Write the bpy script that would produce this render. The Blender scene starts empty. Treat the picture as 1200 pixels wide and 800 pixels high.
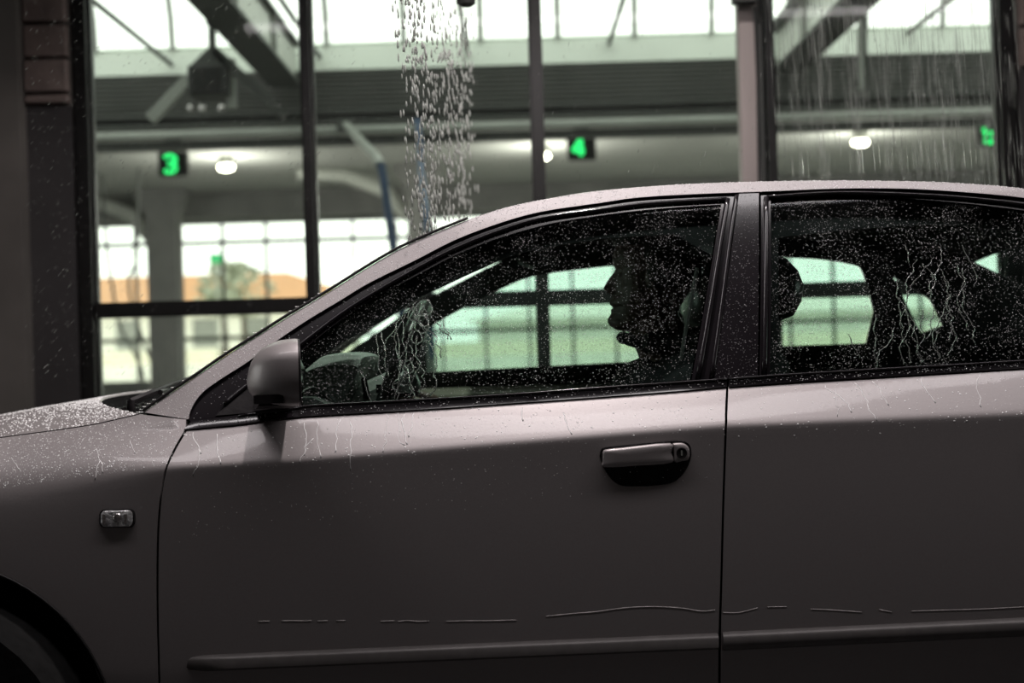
import bpy, bmesh, math, random
import numpy as np
from mathutils import Vector, Matrix, geometry
random.seed(7); RNG = np.random.default_rng(7)
C = bpy.context.scene.collection
SC = bpy.context.scene
PI = math.pi

# ------------------------------------------------------------------ camera, world, lamps, exposure
CAM_Y, CAM_Z, FPX, ROLL = -2.69, 1.06, 50/36*1200, math.radians(1.65)
cam_d = bpy.data.cameras.new('camera'); cam_d.lens = 50; cam_d.sensor_width = 36; cam_d.sensor_fit = 'HORIZONTAL'
cam_d.clip_start = .05; cam_d.clip_end = 500
cam = bpy.data.objects.new('camera', cam_d); C.objects.link(cam)
cam.matrix_world = Matrix.Translation((0, CAM_Y, CAM_Z)) @ Matrix.Rotation(PI/2, 4, 'X') @ Matrix.Rotation(-ROLL, 4, 'Z')
cam_d.dof.use_dof = True; cam_d.dof.focus_distance = 2.74; cam_d.dof.aperture_fstop = 2.8
SC.camera = cam
w = bpy.data.worlds.new('overcast'); SC.world = w; w.use_nodes = True
bg = w.node_tree.nodes['Background']; bg.inputs[0].default_value = (.99, 1.0, .965, 1); bg.inputs[1].default_value = 2.45
def lamp(name, kind, loc, power, col, size=.1, rot=(0, 0, 0), spot=None):
    d = bpy.data.lights.new(name, kind); d.energy = power; d.color = col
    if kind == 'AREA': d.shape = 'RECTANGLE'; d.size = size[0]; d.size_y = size[1]
    else: d.shadow_soft_size = size
    if spot: d.spot_size = spot; d.spot_blend = .3
    o = bpy.data.objects.new(name, d); C.objects.link(o); o.location = loc; o.rotation_euler = rot
    return o
lamp('bay_lamp', 'SPOT', (.10, .27, 3.35), 200, (1, .915, .90), .06, (0, 0, 0), math.radians(152))
lamp('door_fill_strip', 'AREA', (.7, -.62, 3.3), 43, (1, .94, .95), (5, .25), (0, 0, 0))  # added soft fill for the lower doors; no fixture modelled
lamp('bay_lamp', 'SPOT', (.7, 1.9, 3.4), 75, (1, .93, .90), .06, (0, 0, 0), math.radians(155))  # added spot behind the car: backlights the falling drops, brightens the post
SC.view_settings.view_transform = 'Standard'; SC.view_settings.look = 'None'
SC.view_settings.exposure = 0.0; SC.view_settings.gamma = 1.0; SC.view_settings.use_curve_mapping = False
try:
    SC.cycles.max_bounces = 8; SC.cycles.transparent_max_bounces = 24
    SC.cycles.caustics_refractive = False; SC.cycles.caustics_reflective = False
except Exception: pass

# ------------------------------------------------------------------ materials
M = {}
def mat(name, col, rough=.5, metal=0, var=.12, scale=6, bump=0, coat=0, spec=.5, trans=0, ior=1.45, emit=None, es=0, stretch=(1, 1, 1)):
    m = bpy.data.materials.new(name); m.use_nodes = True; nt = m.node_tree; N = nt.nodes; L = nt.links
    b = N['Principled BSDF']
    tc = N.new('ShaderNodeTexCoord'); mp = N.new('ShaderNodeMapping'); mp.inputs['Scale'].default_value = stretch
    nz = N.new('ShaderNodeTexNoise'); nz.inputs['Scale'].default_value = scale; nz.inputs['Detail'].default_value = 5
    L.new(tc.outputs['Object'], mp.inputs[0]); L.new(mp.outputs[0], nz.inputs['Vector'])
    r = N.new('ShaderNodeValToRGB')
    r.color_ramp.elements[0].position = .3; r.color_ramp.elements[1].position = .7
    r.color_ramp.elements[0].color = tuple(max(0, c*(1-var)) for c in col)+(1,)
    r.color_ramp.elements[1].color = tuple(min(1, c*(1+var)) for c in col)+(1,)
    L.new(nz.outputs[0], r.inputs[0]); L.new(r.outputs[0], b.inputs['Base Color'])
    b.inputs['Roughness'].default_value = rough; b.inputs['Metallic'].default_value = metal
    b.inputs['Coat Weight'].default_value = coat; b.inputs['Coat Roughness'].default_value = .06
    b.inputs['Specular IOR Level'].default_value = spec
    b.inputs['Transmission Weight'].default_value = trans; b.inputs['IOR'].default_value = ior
    if bump:
        bp = N.new('ShaderNodeBump'); bp.inputs['Strength'].default_value = bump; bp.inputs['Distance'].default_value = .01
        L.new(nz.outputs[0], bp.inputs['Height']); L.new(bp.outputs[0], b.inputs['Normal'])
    if emit:
        b.inputs['Emission Color'].default_value = emit+(1,); b.inputs['Emission Strength'].default_value = es
    M[name] = m
    return m
def glassmat(name, tint, gloss=1.0, rough=.02, haze=0, scale=9):
    m = bpy.data.materials.new(name); m.use_nodes = True; nt = m.node_tree; N = nt.nodes; L = nt.links
    N.remove(N['Principled BSDF']); out = N['Material Output']
    t = N.new('ShaderNodeBsdfTransparent'); t.inputs[0].default_value = tint+(1,)
    g = N.new('ShaderNodeBsdfGlossy'); g.inputs['Roughness'].default_value = rough
    fr = N.new('ShaderNodeFresnel'); fr.inputs[0].default_value = 1.5
    mu = N.new('ShaderNodeMath'); mu.operation = 'MULTIPLY'; mu.inputs[1].default_value = gloss
    L.new(fr.outputs[0], mu.inputs[0])
    mx = N.new('ShaderNodeMixShader'); L.new(mu.outputs[0], mx.inputs[0]); L.new(t.outputs[0], mx.inputs[1]); L.new(g.outputs[0], mx.inputs[2])
    last = mx
    if haze:   # thin film of fine water and dirt
        d = N.new('ShaderNodeBsdfDiffuse'); d.inputs[0].default_value = (.75, .75, .75, 1)
        tl = N.new('ShaderNodeBsdfTranslucent'); tl.inputs[0].default_value = (.75, .78, .74, 1)
        md = N.new('ShaderNodeMixShader'); L.new(d.outputs[0], md.inputs[1]); L.new(tl.outputs[0], md.inputs[2])
        tc = N.new('ShaderNodeTexCoord'); nz = N.new('ShaderNodeTexNoise'); nz.inputs['Scale'].default_value = scale; nz.inputs['Detail'].default_value = 6
        L.new(tc.outputs['Object'], nz.inputs['Vector'])
        mh = N.new('ShaderNodeMath'); mh.operation = 'MULTIPLY'; mh.inputs[1].default_value = haze*2
        L.new(nz.outputs[0], mh.inputs[0])
        m2 = N.new('ShaderNodeMixShader'); L.new(mh.outputs[0], m2.inputs[0]); L.new(mx.outputs[0], m2.inputs[1]); L.new(md.outputs[0], m2.inputs[2])
        last = m2
    L.new(last.outputs[0], out.inputs[0]); M[name] = m
    return m
def watermat(name, tint=(.9, .93, .9), a=.45, trans_light=.5, refr=False):
    """water droplets: part see-through, part scattering, glossy skin"""
    m = bpy.data.materials.new(name); m.use_nodes = True; nt = m.node_tree; N = nt.nodes; L = nt.links
    N.remove(N['Principled BSDF']); out = N['Material Output']
    t = N.new('ShaderNodeBsdfRefraction' if refr else 'ShaderNodeBsdfTransparent'); t.inputs[0].default_value = (.93, .95, .93, 1)
    if refr: t.inputs['IOR'].default_value = 1.33; t.inputs['Roughness'].default_value = .03
    d = N.new('ShaderNodeBsdfDiffuse'); d.inputs[0].default_value = tint+(1,)
    tl = N.new('ShaderNodeBsdfTranslucent'); tl.inputs[0].default_value = tint+(1,)
    g = N.new('ShaderNodeBsdfGlossy'); g.inputs['Roughness'].default_value = .16
    dt = N.new('ShaderNodeMixShader'); dt.inputs[0].default_value = trans_light; L.new(d.outputs[0], dt.inputs[1]); L.new(tl.outputs[0], dt.inputs[2])
    m1 = N.new('ShaderNodeMixShader'); m1.inputs[0].default_value = a; L.new(t.outputs[0], m1.inputs[1]); L.new(dt.outputs[0], m1.inputs[2])
    fr = N.new('ShaderNodeFresnel'); fr.inputs[0].default_value = 1.45
    m2 = N.new('ShaderNodeMixShader'); L.new(fr.outputs[0], m2.inputs[0]); L.new(m1.outputs[0], m2.inputs[1]); L.new(g.outputs[0], m2.inputs[2])
    L.new(m2.outputs[0], out.inputs[0]); M[name] = m
    return m
mat('paint', (.355, .325, .326), .46, .36, .03, 260, .02, .25)
mat('black_gloss', (.012, .010, .012), .16, 0, .2, 8, 0, .3)
mat('black_rubber', (.014, .012, .013), .42, 0, .25, 30, .1)
mat('black_plastic', (.018, .016, .017), .5, 0, .2, 40, .15, spec=.18)
mat('cowl_plastic', (.012, .012, .012), .9, 0, .2, 40, .2, spec=.03)
mat('trim_strip', (.15, .138, .135), .42, .15, .1, 40, .05)
mat('pale_line', (.62, .58, .57), .6, 0, .3, 60)
mat('chrome', (.55, .52, .52), .2, .9, .05, 8)
mat('lens', (.75, .75, .76), .08, .35, .2, 160, .4, .6)
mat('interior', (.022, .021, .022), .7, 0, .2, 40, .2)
mat('dash', (.28, .28, .27), .5, 0, .15, 60, .2)
mat('door_card', (.22, .20, .165), .6, 0, .12, 30, .1)
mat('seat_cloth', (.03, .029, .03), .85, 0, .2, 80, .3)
mat('leather', (.035, .033, .033), .3, 0, .2, 40, .15)
mat('belt', (.20, .20, .19), .6, 0, .1, 200, .2)
mat('tire', (.010, .010, .010), .9, 0, .2, 40, .3, spec=.08)
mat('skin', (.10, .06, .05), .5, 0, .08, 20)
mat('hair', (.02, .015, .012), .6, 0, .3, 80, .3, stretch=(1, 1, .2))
mat('jacket', (.018, .018, .02), .85, 0, .2, 60, .3)
mat('trousers', (.015, .017, .025), .85, 0, .2, 60, .3)
mat('frame_black', (.010, .0095, .0095), .4, .2, .3, 12)
mat('post_metal', (.30, .26, .25), .5, .3, .08, 5, stretch=(3, 3, .4))
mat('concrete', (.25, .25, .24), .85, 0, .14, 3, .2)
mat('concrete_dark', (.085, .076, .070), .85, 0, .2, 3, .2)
mat('block', (.15, .115, .105), .85, 0, .15, 14, .3)
mat('dark_panel', (.035, .032, .033), .6, .1, .15, 4)
mat('steel', (.26, .27, .25), .5, .2, .1, 3)
mat('steel_light', (.58, .60, .55), .5, .1, .06, 3)
mat('steel_dark', (.045, .047, .044), .6, .2, .15, 4)
mat('soffit', (.095, .095, .09), .55, .2, .1, 4)
mat('ceiling', (.52, .53, .50), .85, 0, .06, 2)
mat('curb', (.70, .74, .68), .6, 0, .04, 2)
mat('device', (.012, .012, .012), .6, 0, .2, 8)
mat('green_led', (.02, .2, .06), .5, emit=(.03, 1.0, .22), es=1.5)
mat('lamp_glow', (1, 1, .9), .5, emit=(1, .93, .72), es=14)
mat('bay_lamp_glow', (1, 1, .95), .5, emit=(1, .95, .9), es=6)
mat('hose_blue', (.03, .06, .12), .5)
mat('hose_grey', (.13, .14, .13), .6)
mat('asphalt', (.52, .52, .47), .9, 0, .1, .8)
mat('grass', (.56, .53, .40), .95, 0, .1, 1.2, .3)
mat('roof_tile', (.50, .27, .14), .8, 0, .08, 3)
mat('house_wall', (.78, .77, .70), .9, 0, .05, 1)
mat('leaf', (.34, .36, .27), .9, 0, .3, 4, .4)
mat('bark', (.09, .07, .05), .9)
mat('board_green', (.03, .40, .14), .5)
mat('kerb', (.33, .33, .30), .9, 0, .1, 3)
mat('mirror_face', (.7, .7, .7), .03, 1, 0)
mat('wheel_rim', (.42, .42, .43), .3, .8, .05)
glassmat('car_glass', (.62, .735, .69), .55, .03)
glassmat('far_car_glass', (.62, .735, .69), .3, .03, .05)
glassmat('windscreen_glass', (.72, .86, .76), .35, .03)
glassmat('bay_glass', (.93, .955, .935), .35, .03, .009)
glassmat('far_glass', (.96, .98, .94), .3, .02)
watermat('water_bead', (.97, .97, .97), .55, .06, refr=True)
watermat('water_dark', (.95, .93, .95), .28, .1)
watermat('water_run', (.9, .95, .9), .16, .5, refr=True)
watermat('water_paint', (.99, .98, .98), .85, .0)
m = watermat('water_fall', (.97, .98, .94), .72, .55)
nt = m.node_tree; gl_ = nt.nodes.new('ShaderNodeBsdfRefraction'); gl_.inputs['IOR'].default_value = 1.33; gl_.inputs['Roughness'].default_value = .06
ms_ = [n for n in nt.nodes if n.type == 'BSDF_TRANSPARENT'][0]
for l in list(ms_.outputs[0].links): nt.links.new(gl_.outputs[0], l.to_socket)
watermat('water_mist', (.95, .96, .92), .26, .6)
m = bpy.data.materials.new('polycarbonate'); m.use_nodes = True; nt = m.node_tree; nt.nodes.remove(nt.nodes['Principled BSDF'])
t_ = nt.nodes.new('ShaderNodeBsdfTransparent'); t_.inputs[0].default_value = (.82, .86, .81, 1)
l_ = nt.nodes.new('ShaderNodeBsdfTranslucent'); l_.inputs[0].default_value = (.9, .95, .88, 1)
x_ = nt.nodes.new('ShaderNodeMixShader')
tc_ = nt.nodes.new('ShaderNodeTexCoord'); nz_ = nt.nodes.new('ShaderNodeTexNoise'); nz_.inputs['Scale'].default_value = 2
mr_ = nt.nodes.new('ShaderNodeMapRange'); mr_.inputs[3].default_value = .25; mr_.inputs[4].default_value = .4
nt.links.new(tc_.outputs['Object'], nz_.inputs['Vector']); nt.links.new(nz_.outputs[0], mr_.inputs[0]); nt.links.new(mr_.outputs[0], x_.inputs[0])
nt.links.new(t_.outputs[0], x_.inputs[1]); nt.links.new(l_.outputs[0], x_.inputs[2]); nt.links.new(x_.outputs[0], nt.nodes['Material Output'].inputs[0])
M['polycarbonate'] = m

# ------------------------------------------------------------------ helpers
CR, SR = math.cos(ROLL), math.sin(ROLL)
def W(px, py, D):
    dx, dy = px-600, 400-py
    return Vector(((dx*CR+dy*SR)*D/FPX, CAM_Y+D, CAM_Z+(-dx*SR+dy*CR)*D/FPX))
class MB:
    def __init__(s): s.v = []; s.f = []
    def add(s, v, f):
        o = len(s.v); s.v += [tuple(p) for p in v]; s.f += [tuple(i+o for i in q) for q in f]; return s
    def box(s, c, d, mtx=None):
        c = Vector(c); h = Vector(d)/2; v = []
        for x in (-1, 1):
            for y in (-1, 1):
                for z in (-1, 1):
                    p = Vector((x*h.x, y*h.y, z*h.z)); p = (mtx @ p if mtx else p)+c; v.append(p)
        return s.add(v, [(0, 1, 3, 2), (4, 6, 7, 5), (0, 4, 5, 1), (2, 3, 7, 6), (0, 2, 6, 4), (1, 5, 7, 3)])
    def mm(s, x0, x1, y0, y1, z0, z1): return s.box(((x0+x1)/2, (y0+y1)/2, (z0+z1)/2), (abs(x1-x0), abs(y1-y0), abs(z1-z0)))
    def bar(s, a, b, wd, ht, up=(0, 0, 1)):
        a, b = Vector(a), Vector(b); d = (b-a); L = d.length; d.normalize(); u = Vector(up)
        if abs(d.dot(u)) > .95: u = Vector((0, 1, 0))
        r = d.cross(u).normalized(); u = r.cross(d)
        return s.box((a+b)/2, (wd, L, ht), Matrix((r, d, u)).transposed())
    def tube(s, pts, r, n=6, closed=False, flat=1.0, caps=True):
        pts = [Vector(p) for p in pts]; K = len(pts); rs = r if isinstance(r, (list, tuple)) else [r]*K
        o = len(s.v); pu = None
        for i, p in enumerate(pts):
            a = pts[(i-1) % K] if (closed or i) else p; b = pts[(i+1) % K] if (closed or i < K-1) else p
            d = (b-a).normalized() if (b-a).length > 1e-9 else Vector((0, 0, 1))
            if pu is None: pu = d.cross(Vector((0, 1, 0)) if abs(d.y) < .8 else Vector((1, 0, 0))).normalized()
            u = (pu-d*pu.dot(d)).normalized(); pu = u; q = d.cross(u)
            for k in range(n):
                t = 2*PI*k/n; s.v.append(tuple(p+u*math.cos(t)*rs[i]+q*math.sin(t)*rs[i]*flat))
        for i in range(K if closed else K-1):
            j = (i+1) % K
            for k in range(n):
                l = (k+1) % n; s.f.append((o+i*n+k, o+i*n+l, o+j*n+l, o+j*n+k))
        if not closed and caps:
            s.f.append(tuple(o+k for k in reversed(range(n)))); s.f.append(tuple(o+(K-1)*n+k for k in range(n)))
        return s
    def loft(s, rings, caps=True):
        n = len(rings[0]); o = len(s.v)
        for r in rings: s.v += [tuple(p) for p in r]
        for i in range(len(rings)-1):
            for k in range(n):
                l = (k+1) % n; s.f.append((o+i*n+k, o+i*n+l, o+(i+1)*n+l, o+(i+1)*n+k))
        if caps:
            s.f.append(tuple(o+k for k in reversed(range(n)))); s.f.append(tuple(o+(len(rings)-1)*n+k for k in range(n)))
        return s
    def grid(s, rows):
        n = len(rows[0]); o = len(s.v)
        for r in rows: s.v += [tuple(p) for p in r]
        for i in range(len(rows)-1):
            for k in range(n-1): s.f.append((o+i*n+k, o+i*n+k+1, o+(i+1)*n+k+1, o+(i+1)*n+k))
        return s
    def dome(s, p, nrm, r, n=6, h=.7, sx=1.0):
        p = Vector(p); nrm = Vector(nrm).normalized(); u = nrm.cross(Vector((1, 0, 0)) if abs(nrm.x) < .8 else Vector((0, 0, 1))).normalized(); q = nrm.cross(u)
        o = len(s.v)
        for rr, hh in ((1, 0), (.72, .7)):
            for k in range(n):
                t = 2*PI*k/n; s.v.append(tuple(p+u*(math.cos(t)*r*rr*sx)+q*(math.sin(t)*r*rr)+nrm*(hh*h*r)))
        s.v.append(tuple(p+nrm*h*r))
        for k in range(n):
            l = (k+1) % n; s.f.append((o+k, o+l, o+n+l, o+n+k)); s.f.append((o+n+k, o+n+l, o+2*n))
        return s
    def ball(s, c, r, seg=10, rings=7, sc=(1, 1, 1)):
        rr = []
        for i in range(rings):
            t = PI*(i+.02*(1 if i == 0 else -1 if i == rings-1 else 0))/(rings-1); z = -math.cos(t); q = max(math.sin(t), .02)
            rr.append([(c[0]+r*sc[0]*q*math.cos(2*PI*k/seg), c[1]+r*sc[1]*q*math.sin(2*PI*k/seg), c[2]+r*sc[2]*z) for k in range(seg)])
        return s.loft(rr)
    def cyl(s, a, b, r, n=16, r2=None): return s.tube([a, b], [r, r if r2 is None else r2], n)
BASE = {}
def props(o, label=None, cat=None, group=None, kind=None):
    for k, v in (('label', label), ('category', cat), ('group', group), ('kind', kind)):
        if v: o[k] = v
    return o
def setpar(o, parent):
    o.parent = parent; o.matrix_parent_inverse = Matrix.Translation(-BASE[parent]); BASE[o] = Vector((0, 0, 0))
def obj(name, mb, m, parent=None, smooth=35, normals=None, **kw):
    me = bpy.data.meshes.new(name); me.from_pydata([tuple(p) for p in mb.v], [], mb.f); me.update()
    if m: me.materials.append(M[m])
    if smooth:
        me.shade_smooth()
        if smooth < 180: me.set_sharp_from_angle(angle=math.radians(smooth))
    if normals is not None: me.normals_split_custom_set_from_vertices(normals)
    o = bpy.data.objects.new(name, me); C.objects.link(o); BASE[o] = Vector((0, 0, 0))
    if parent: setpar(o, parent)
    return props(o, **kw)
def empty(name, loc, **kw):
    o = bpy.data.objects.new(name, None); C.objects.link(o); o.location = loc; BASE[o] = Vector(loc); o.empty_display_size = .1
    return props(o, **kw)
def dup(o, delta=None, parent=None):
    c = o.copy(); C.objects.link(c); BASE[c] = Vector(BASE[o])
    if parent: c.parent = parent
    if delta is not None: c.location = Vector(o.location)+Vector(delta)
    for ch in list(o.children): dup(ch, None, c)
    return c
def cat(pts, per=6):
    """Catmull-Rom through 2D/3D points"""
    P = [np.array(p, float) for p in pts]
    if len(P) < 3: return [tuple(p) for p in P]
    out = []
    for i in range(len(P)-1):
        a = P[i-1] if i else 2*P[0]-P[1]; b, c = P[i], P[i+1]; d = P[i+2] if i+2 < len(P) else 2*P[-1]-P[-2]
        for k in range(per):
            t = k/per
            out.append(tuple(.5*((2*b)+(-a+c)*t+(2*a-5*b+4*c-d)*t*t+(-a+3*b-3*c+d)*t**3)))
    out.append(tuple(P[-1])); return out
def resample(pts, step, closed=True):
    P = [np.array(p, float) for p in pts]; out = []
    n = len(P)
    for i in range(n if closed else n-1):
        a, b = P[i], P[(i+1) % n]; L = np.linalg.norm(b-a); k = max(1, int(round(L/step)))
        for j in range(k): out.append(tuple(a+(b-a)*j/k))
    if not closed: out.append(tuple(P[-1]))
    return out
def inside(P, poly):
    P = np.asarray(P, float); x, y = P[:, 0], P[:, 1]; r = np.zeros(len(P), bool); n = len(poly)
    for i in range(n):
        x1, y1 = poly[i]; x2, y2 = poly[(i+1) % n]
        if y1 == y2: continue
        c = ((y1 > y) != (y2 > y)) & (x < (x2-x1)*(y-y1)/(y2-y1)+x1); r ^= c
    return r

# ------------------------------------------------------------------ the car's side surface   (y grows away from the camera)
CARW = 1.74
def flat_xz(px, py, D): p = W(px, py, D); return (p.x, p.z)
_b = [flat_xz(px, py, 2.74) for px, py in ((-300, 545), (100, 512), (216, 503), (340, 489), (500, 479), (600, 472), (700, 465), (850, 453.5), (1200, 431), (1500, 415), (1900, 410))]
_c = [flat_xz(px, py, 2.69) for px, py in ((-500, 575), (0, 562), (208, 547), (340, 540), (600, 519), (850, 499), (1200, 485), (1900, 470))]
BX, BZ = [p[0] for p in _b], [p[1] for p in _b]; CX, CZ = [p[0] for p in _c], [p[1] for p in _c]
zbelt = lambda x: float(np.interp(x, BX, BZ)); zcr = lambda x: float(np.interp(x, CX, CZ))
def sstep(a, b, x): t = min(1, max(0, (x-a)/(b-a))); return t*t*(3-2*t)
def sp(s, r): return s if s > 30*r else r*math.log1p(math.exp(s/r)) if s > -30*r else 0.0
def S(x, z):
    zb, zc = zbelt(x), zcr(x); wf = sstep(-.62, -.98, x) if x < -.62 else 0.0
    wf = sstep(.62, .98, -x)
    r = .003+.028*wf
    s = z-zc; u = sp(s, r); lo = sp(-s, r)
    H = zb-zc
    t = min(u, H)/H
    yd = .060*(.96*t+.04*t*t)
    yf = .105*(u/.085)**1.22
    hb = z-zb
    up = 0.0
    if hb > -.05:
        h = sp(hb, .004); up = .40*h+.22*h*h
    y = (yd+up)*(1-wf)+yf*wf
    y += .0025*(1-math.exp(-lo/.05))+.105*min(lo, .5)**2
    if z < .46: y += .35*(.46-z)**1.6
    if x < -.75: y += .10*(-.75-x)**2.2
    if x > 1.3: y += .06*(x-1.3)**2.2
    if hb > 0 and x < -.1: y += .10*(min(hb, .3)/.3)*(-.1-x)
    return y
def Nrm(x, z, sgn=-1, SF=None):
    SF = SF or S; e = .0015
    a = (SF(x+e, z)-SF(x-e, z))/(2*e); b = (SF(x, z+e)-SF(x, z-e))/(2*e)
    return Vector((a, -1, b)).normalized() if sgn < 0 else Vector((a, 1, b)).normalized()
def cp(px, py, SF=None, off=0.0):
    SF = SF or S; y = 0.0
    for _ in range(8):
        p = W(px, py, 2.69+y+off); y = SF(p.x, p.z)
    return (p.x, p.z)
def cps(pts, SF=None, off=0): return [cp(a, b, SF, off) for a, b in pts]
def p3(xz, off=0): return Vector((xz[0], S(*xz)+off, xz[1]))
def panel(outline, holes=(), step=.03, off=0.0, depth=.012, crease=False, mirror=False, SF=None, flange=True):
    SF = SF or S
    loops = [outline]+list(holes)
    loops = [resample(l, .006 if crease and not mirror else step*.8) for l in loops]
    V = []; E = []; rng = []
    for l in loops:
        o = len(V); V += l; E += [(o+i, o+(i+1) % len(l)) for i in range(len(l))]; rng.append((o, len(l)))
    B = np.array(V); lo, hi = B.min(0), B.max(0)
    gx, gz = np.meshgrid(np.arange(lo[0]+step/2, hi[0], step), np.arange(lo[1]+step/2, hi[1], step))
    G = np.stack([gx.ravel(), gz.ravel()], 1)
    if crease:
        ex = []
        for x in np.arange(lo[0]+.01, hi[0], step):
            for d in (-.06, -.035, -.02, -.010, -.005, -.002, .0, .002, .005, .010, .02, .035): ex.append((x, zcr(x)+d))
            for d in (-.006, 0., .006, .015): ex.append((x, zbelt(x)+d))
        ex = np.array(ex)
        keep = np.array([min(abs(g[1]-zcr(g[0])-d) for d in (-.06, -.03, 0, .035)) > .012 for g in G]) if len(G) else []
        G = np.concatenate([G[keep], ex])
    if len(G):
        k = inside(G, loops[0])
        for h in loops[1:]: k &= ~inside(G, h)
        G = G[k]
        if len(G):
            d = np.min(np.hypot(G[:, None, 0]-B[None, :, 0], G[:, None, 1]-B[None, :, 1]), 1); G = G[d > (step*.4 if not crease else step*.18)]
    A = [Vector((float(p[0]), float(p[1]))) for p in list(V)+[tuple(g) for g in G]]
    ov, oe, of, _, _, _ = geometry.delaunay_2d_cdt(A, E, [], 0, 1e-6)
    T = [tuple(t) for t in of]; cen = np.array([[(ov[t[0]].x+ov[t[1]].x+ov[t[2]].x)/3, (ov[t[0]].y+ov[t[1]].y+ov[t[2]].y)/3] for t in T])
    k = inside(cen, loops[0])
    for h in loops[1:]: k &= ~inside(cen, h)
    T = [t for t, q in zip(T, k) if q]
    mb = MB(); nr = []
    sg = 1 if mirror else -1
    def pt(x, z, o): y = SF(x, z)+o; return (x, CARW-y if mirror else y, z)
    for p in ov: mb.v.append(pt(p.x, p.y, off)); nr.append(Nrm(p.x, min(p.y, zbelt(p.x)-.006) if crease and p.x > -.66 else p.y, sg, SF))
    for t in T:
        a, b, c = (ov[i] for i in t); ccw = (b.x-a.x)*(c.y-a.y)-(b.y-a.y)*(c.x-a.x) > 0
        mb.f.append(t if ccw != mirror else t[::-1])
    if flange and depth:
        for li, l in enumerate(loops):
            area = sum(l[i][0]*l[(i+1) % len(l)][1]-l[(i+1) % len(l)][0]*l[i][1] for i in range(len(l)))
            s_ = 1 if (area > 0) == (li == 0) else -1
            n = len(l); o = len(mb.v)
            for i in range(n):
                x, z = l[i]; a, b = l[i-1], l[(i+1) % n]; tx, tz = b[0]-a[0], b[1]-a[1]; q = math.hypot(tx, tz) or 1
                nn = Vector((tz/q*s_, 0, -tx/q*s_))
                if li: nn = -nn
                if area < 0 and li == 0: pass
                for dd in (0, depth): mb.v.append(pt(x, z, off+dd)); nr.append(nn)
            for i in range(n):
                j = (i+1) % n; q = (o+2*i, o+2*i+1, o+2*j+1, o+2*j); mb.f.append(q)
    return mb, nr
def pobj(name, outline, m, parent, holes=(), smooth=180, **kw):
    pk = {k: kw.pop(k) for k in ('step', 'off', 'depth', 'crease', 'mirror', 'SF', 'flange') if k in kw}
    mb, nr = panel(outline, holes, **pk)
    return obj(name, mb, m, parent, 180, nr, **kw)
def beads(n, poly, rmin, rmax, off=0.0, dens=None, h=.7, S_=None, tail=2.2):
    mb = MB(); P = np.array(poly); lo, hi = P.min(0), P.max(0); c = 0; tries = 0
    while c < n and tries < 60:
        tries += 1; q = RNG.uniform(lo, hi, (n, 2)); q = q[inside(q, poly)]
        for x, z in q:
            if c >= n: break
            if dens and RNG.random() > dens(x, z): continue
            r = rmin+(rmax-rmin)*RNG.random()**tail
            mb.dome((x, S(x, z)+off, z), Nrm(x, z), r, 5 if r < .0014 else 6, h, RNG.uniform(.7, 1.1)); c += 1
    return mb
def wiggle(px, py, L, amp=2.5, off=-.0005, drift=0.0, r=.0011, step=3.2):
    pts = []; y = py; x = px; rs = []; v = 0
    k = int(L/step); 
    for i in range(k+1):
        v = .45*v+RNG.normal(0, amp*.85); x += v*.75+drift*step; y += step
        xz = cp(x, y); pts.append(Vector((xz[0], S(*xz)+off, xz[1]))); rs.append(r*(.55+.6*RNG.random()))
    rs[-1] = r*1.5
    return pts, rs

# ------------------------------------------------------------------ the hall behind: setting
def struct(name, mb, m, parent=None, **kw): return obj(name, mb, m, parent, 35, kind=None if parent else 'structure', **kw)
def Yd(D): return CAM_Y+D
YP_ = Yd(6)
mat('wet_floor', (.035, .035, .036), .35, 0, .3, 2, .2)
fl = struct('floor', MB().mm(-14, 14, -4.6, YP_, -.1, 0), 'wet_floor')
struct('floor', MB().mm(-14, 14, YP_, Yd(22), -.1, 0), 'concrete')
struct('ground', MB().mm(-90, 90, Yd(22.2), 220, -.15, -.02), 'asphalt')
# wash bay around the car: unseen roof and walls, added to block sky light
struct('ceiling', MB().mm(-11, 11, -4.6, Yd(6.9), 3.62, 3.8), 'concrete')
struct('wall_front_blocker', MB().mm(-11, 11, -4.75, -4.6, 0, 3.62), 'concrete_dark')
struct('wall_left', MB().mm(-9.2, -9, -4.6, -.9, 0, 3.62), 'concrete_dark')  # unseen end wall, added to cut ambient light on the near doors
struct('wall_right', MB().mm(9, 9.2, -4.6, -.9, 0, 3.62), 'concrete_dark')  # matching unseen end wall, added for the same light blocking
# glazed partition
pw = empty('window_1', (0, Yd(6), 0), kind='structure')
YP = Yd(6); mull = [W(97, 0, 6).x*.5+W(107, 463, 6).x*.5, W(357.5, 0, 6).x, W(625.5, 0, 6).x, W(897.5, 0, 6).x, W(1172, 0, 6).x+.006]
mw = [.052, .034, .034, .032, .06]
for i, (x, q) in enumerate(zip(mull, mw)):
    b = MB().mm(x-q/2, x+q/2, YP-.05, YP+.05, 0, 3.62)
    b.mm(x-q/2-.012, x-q/2, YP-.012, YP+.03, 0, 3.62).mm(x+q/2, x+q/2+.012, YP-.012, YP+.03, 0, 3.62)
    obj('mullion', b, 'frame_black', pw)
for i in range(4):
    a, b = mull[i]+mw[i]/2+.012, mull[i+1]-mw[i+1]/2-.012
    zr = W(230, 360.5, 6).z
    obj('rail', MB().mm(a, b, YP-.045, YP+.045, zr-.026, zr+.024).mm(a, b, YP-.012, YP+.03, zr-.034, zr+.032), 'frame_black', pw)
    obj('rail', MB().mm(a, b, YP-.045, YP+.045, .05, .14), 'frame_black', pw)
    obj('pane', MB().mm(a-.008, b+.008, YP+.004, YP+.010, zr+.028, 3.6), 'bay_glass', pw)
    obj('pane', MB().mm(a-.008, b+.008, YP+.004, YP+.010, .12, zr-.028), 'bay_glass', pw)
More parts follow.
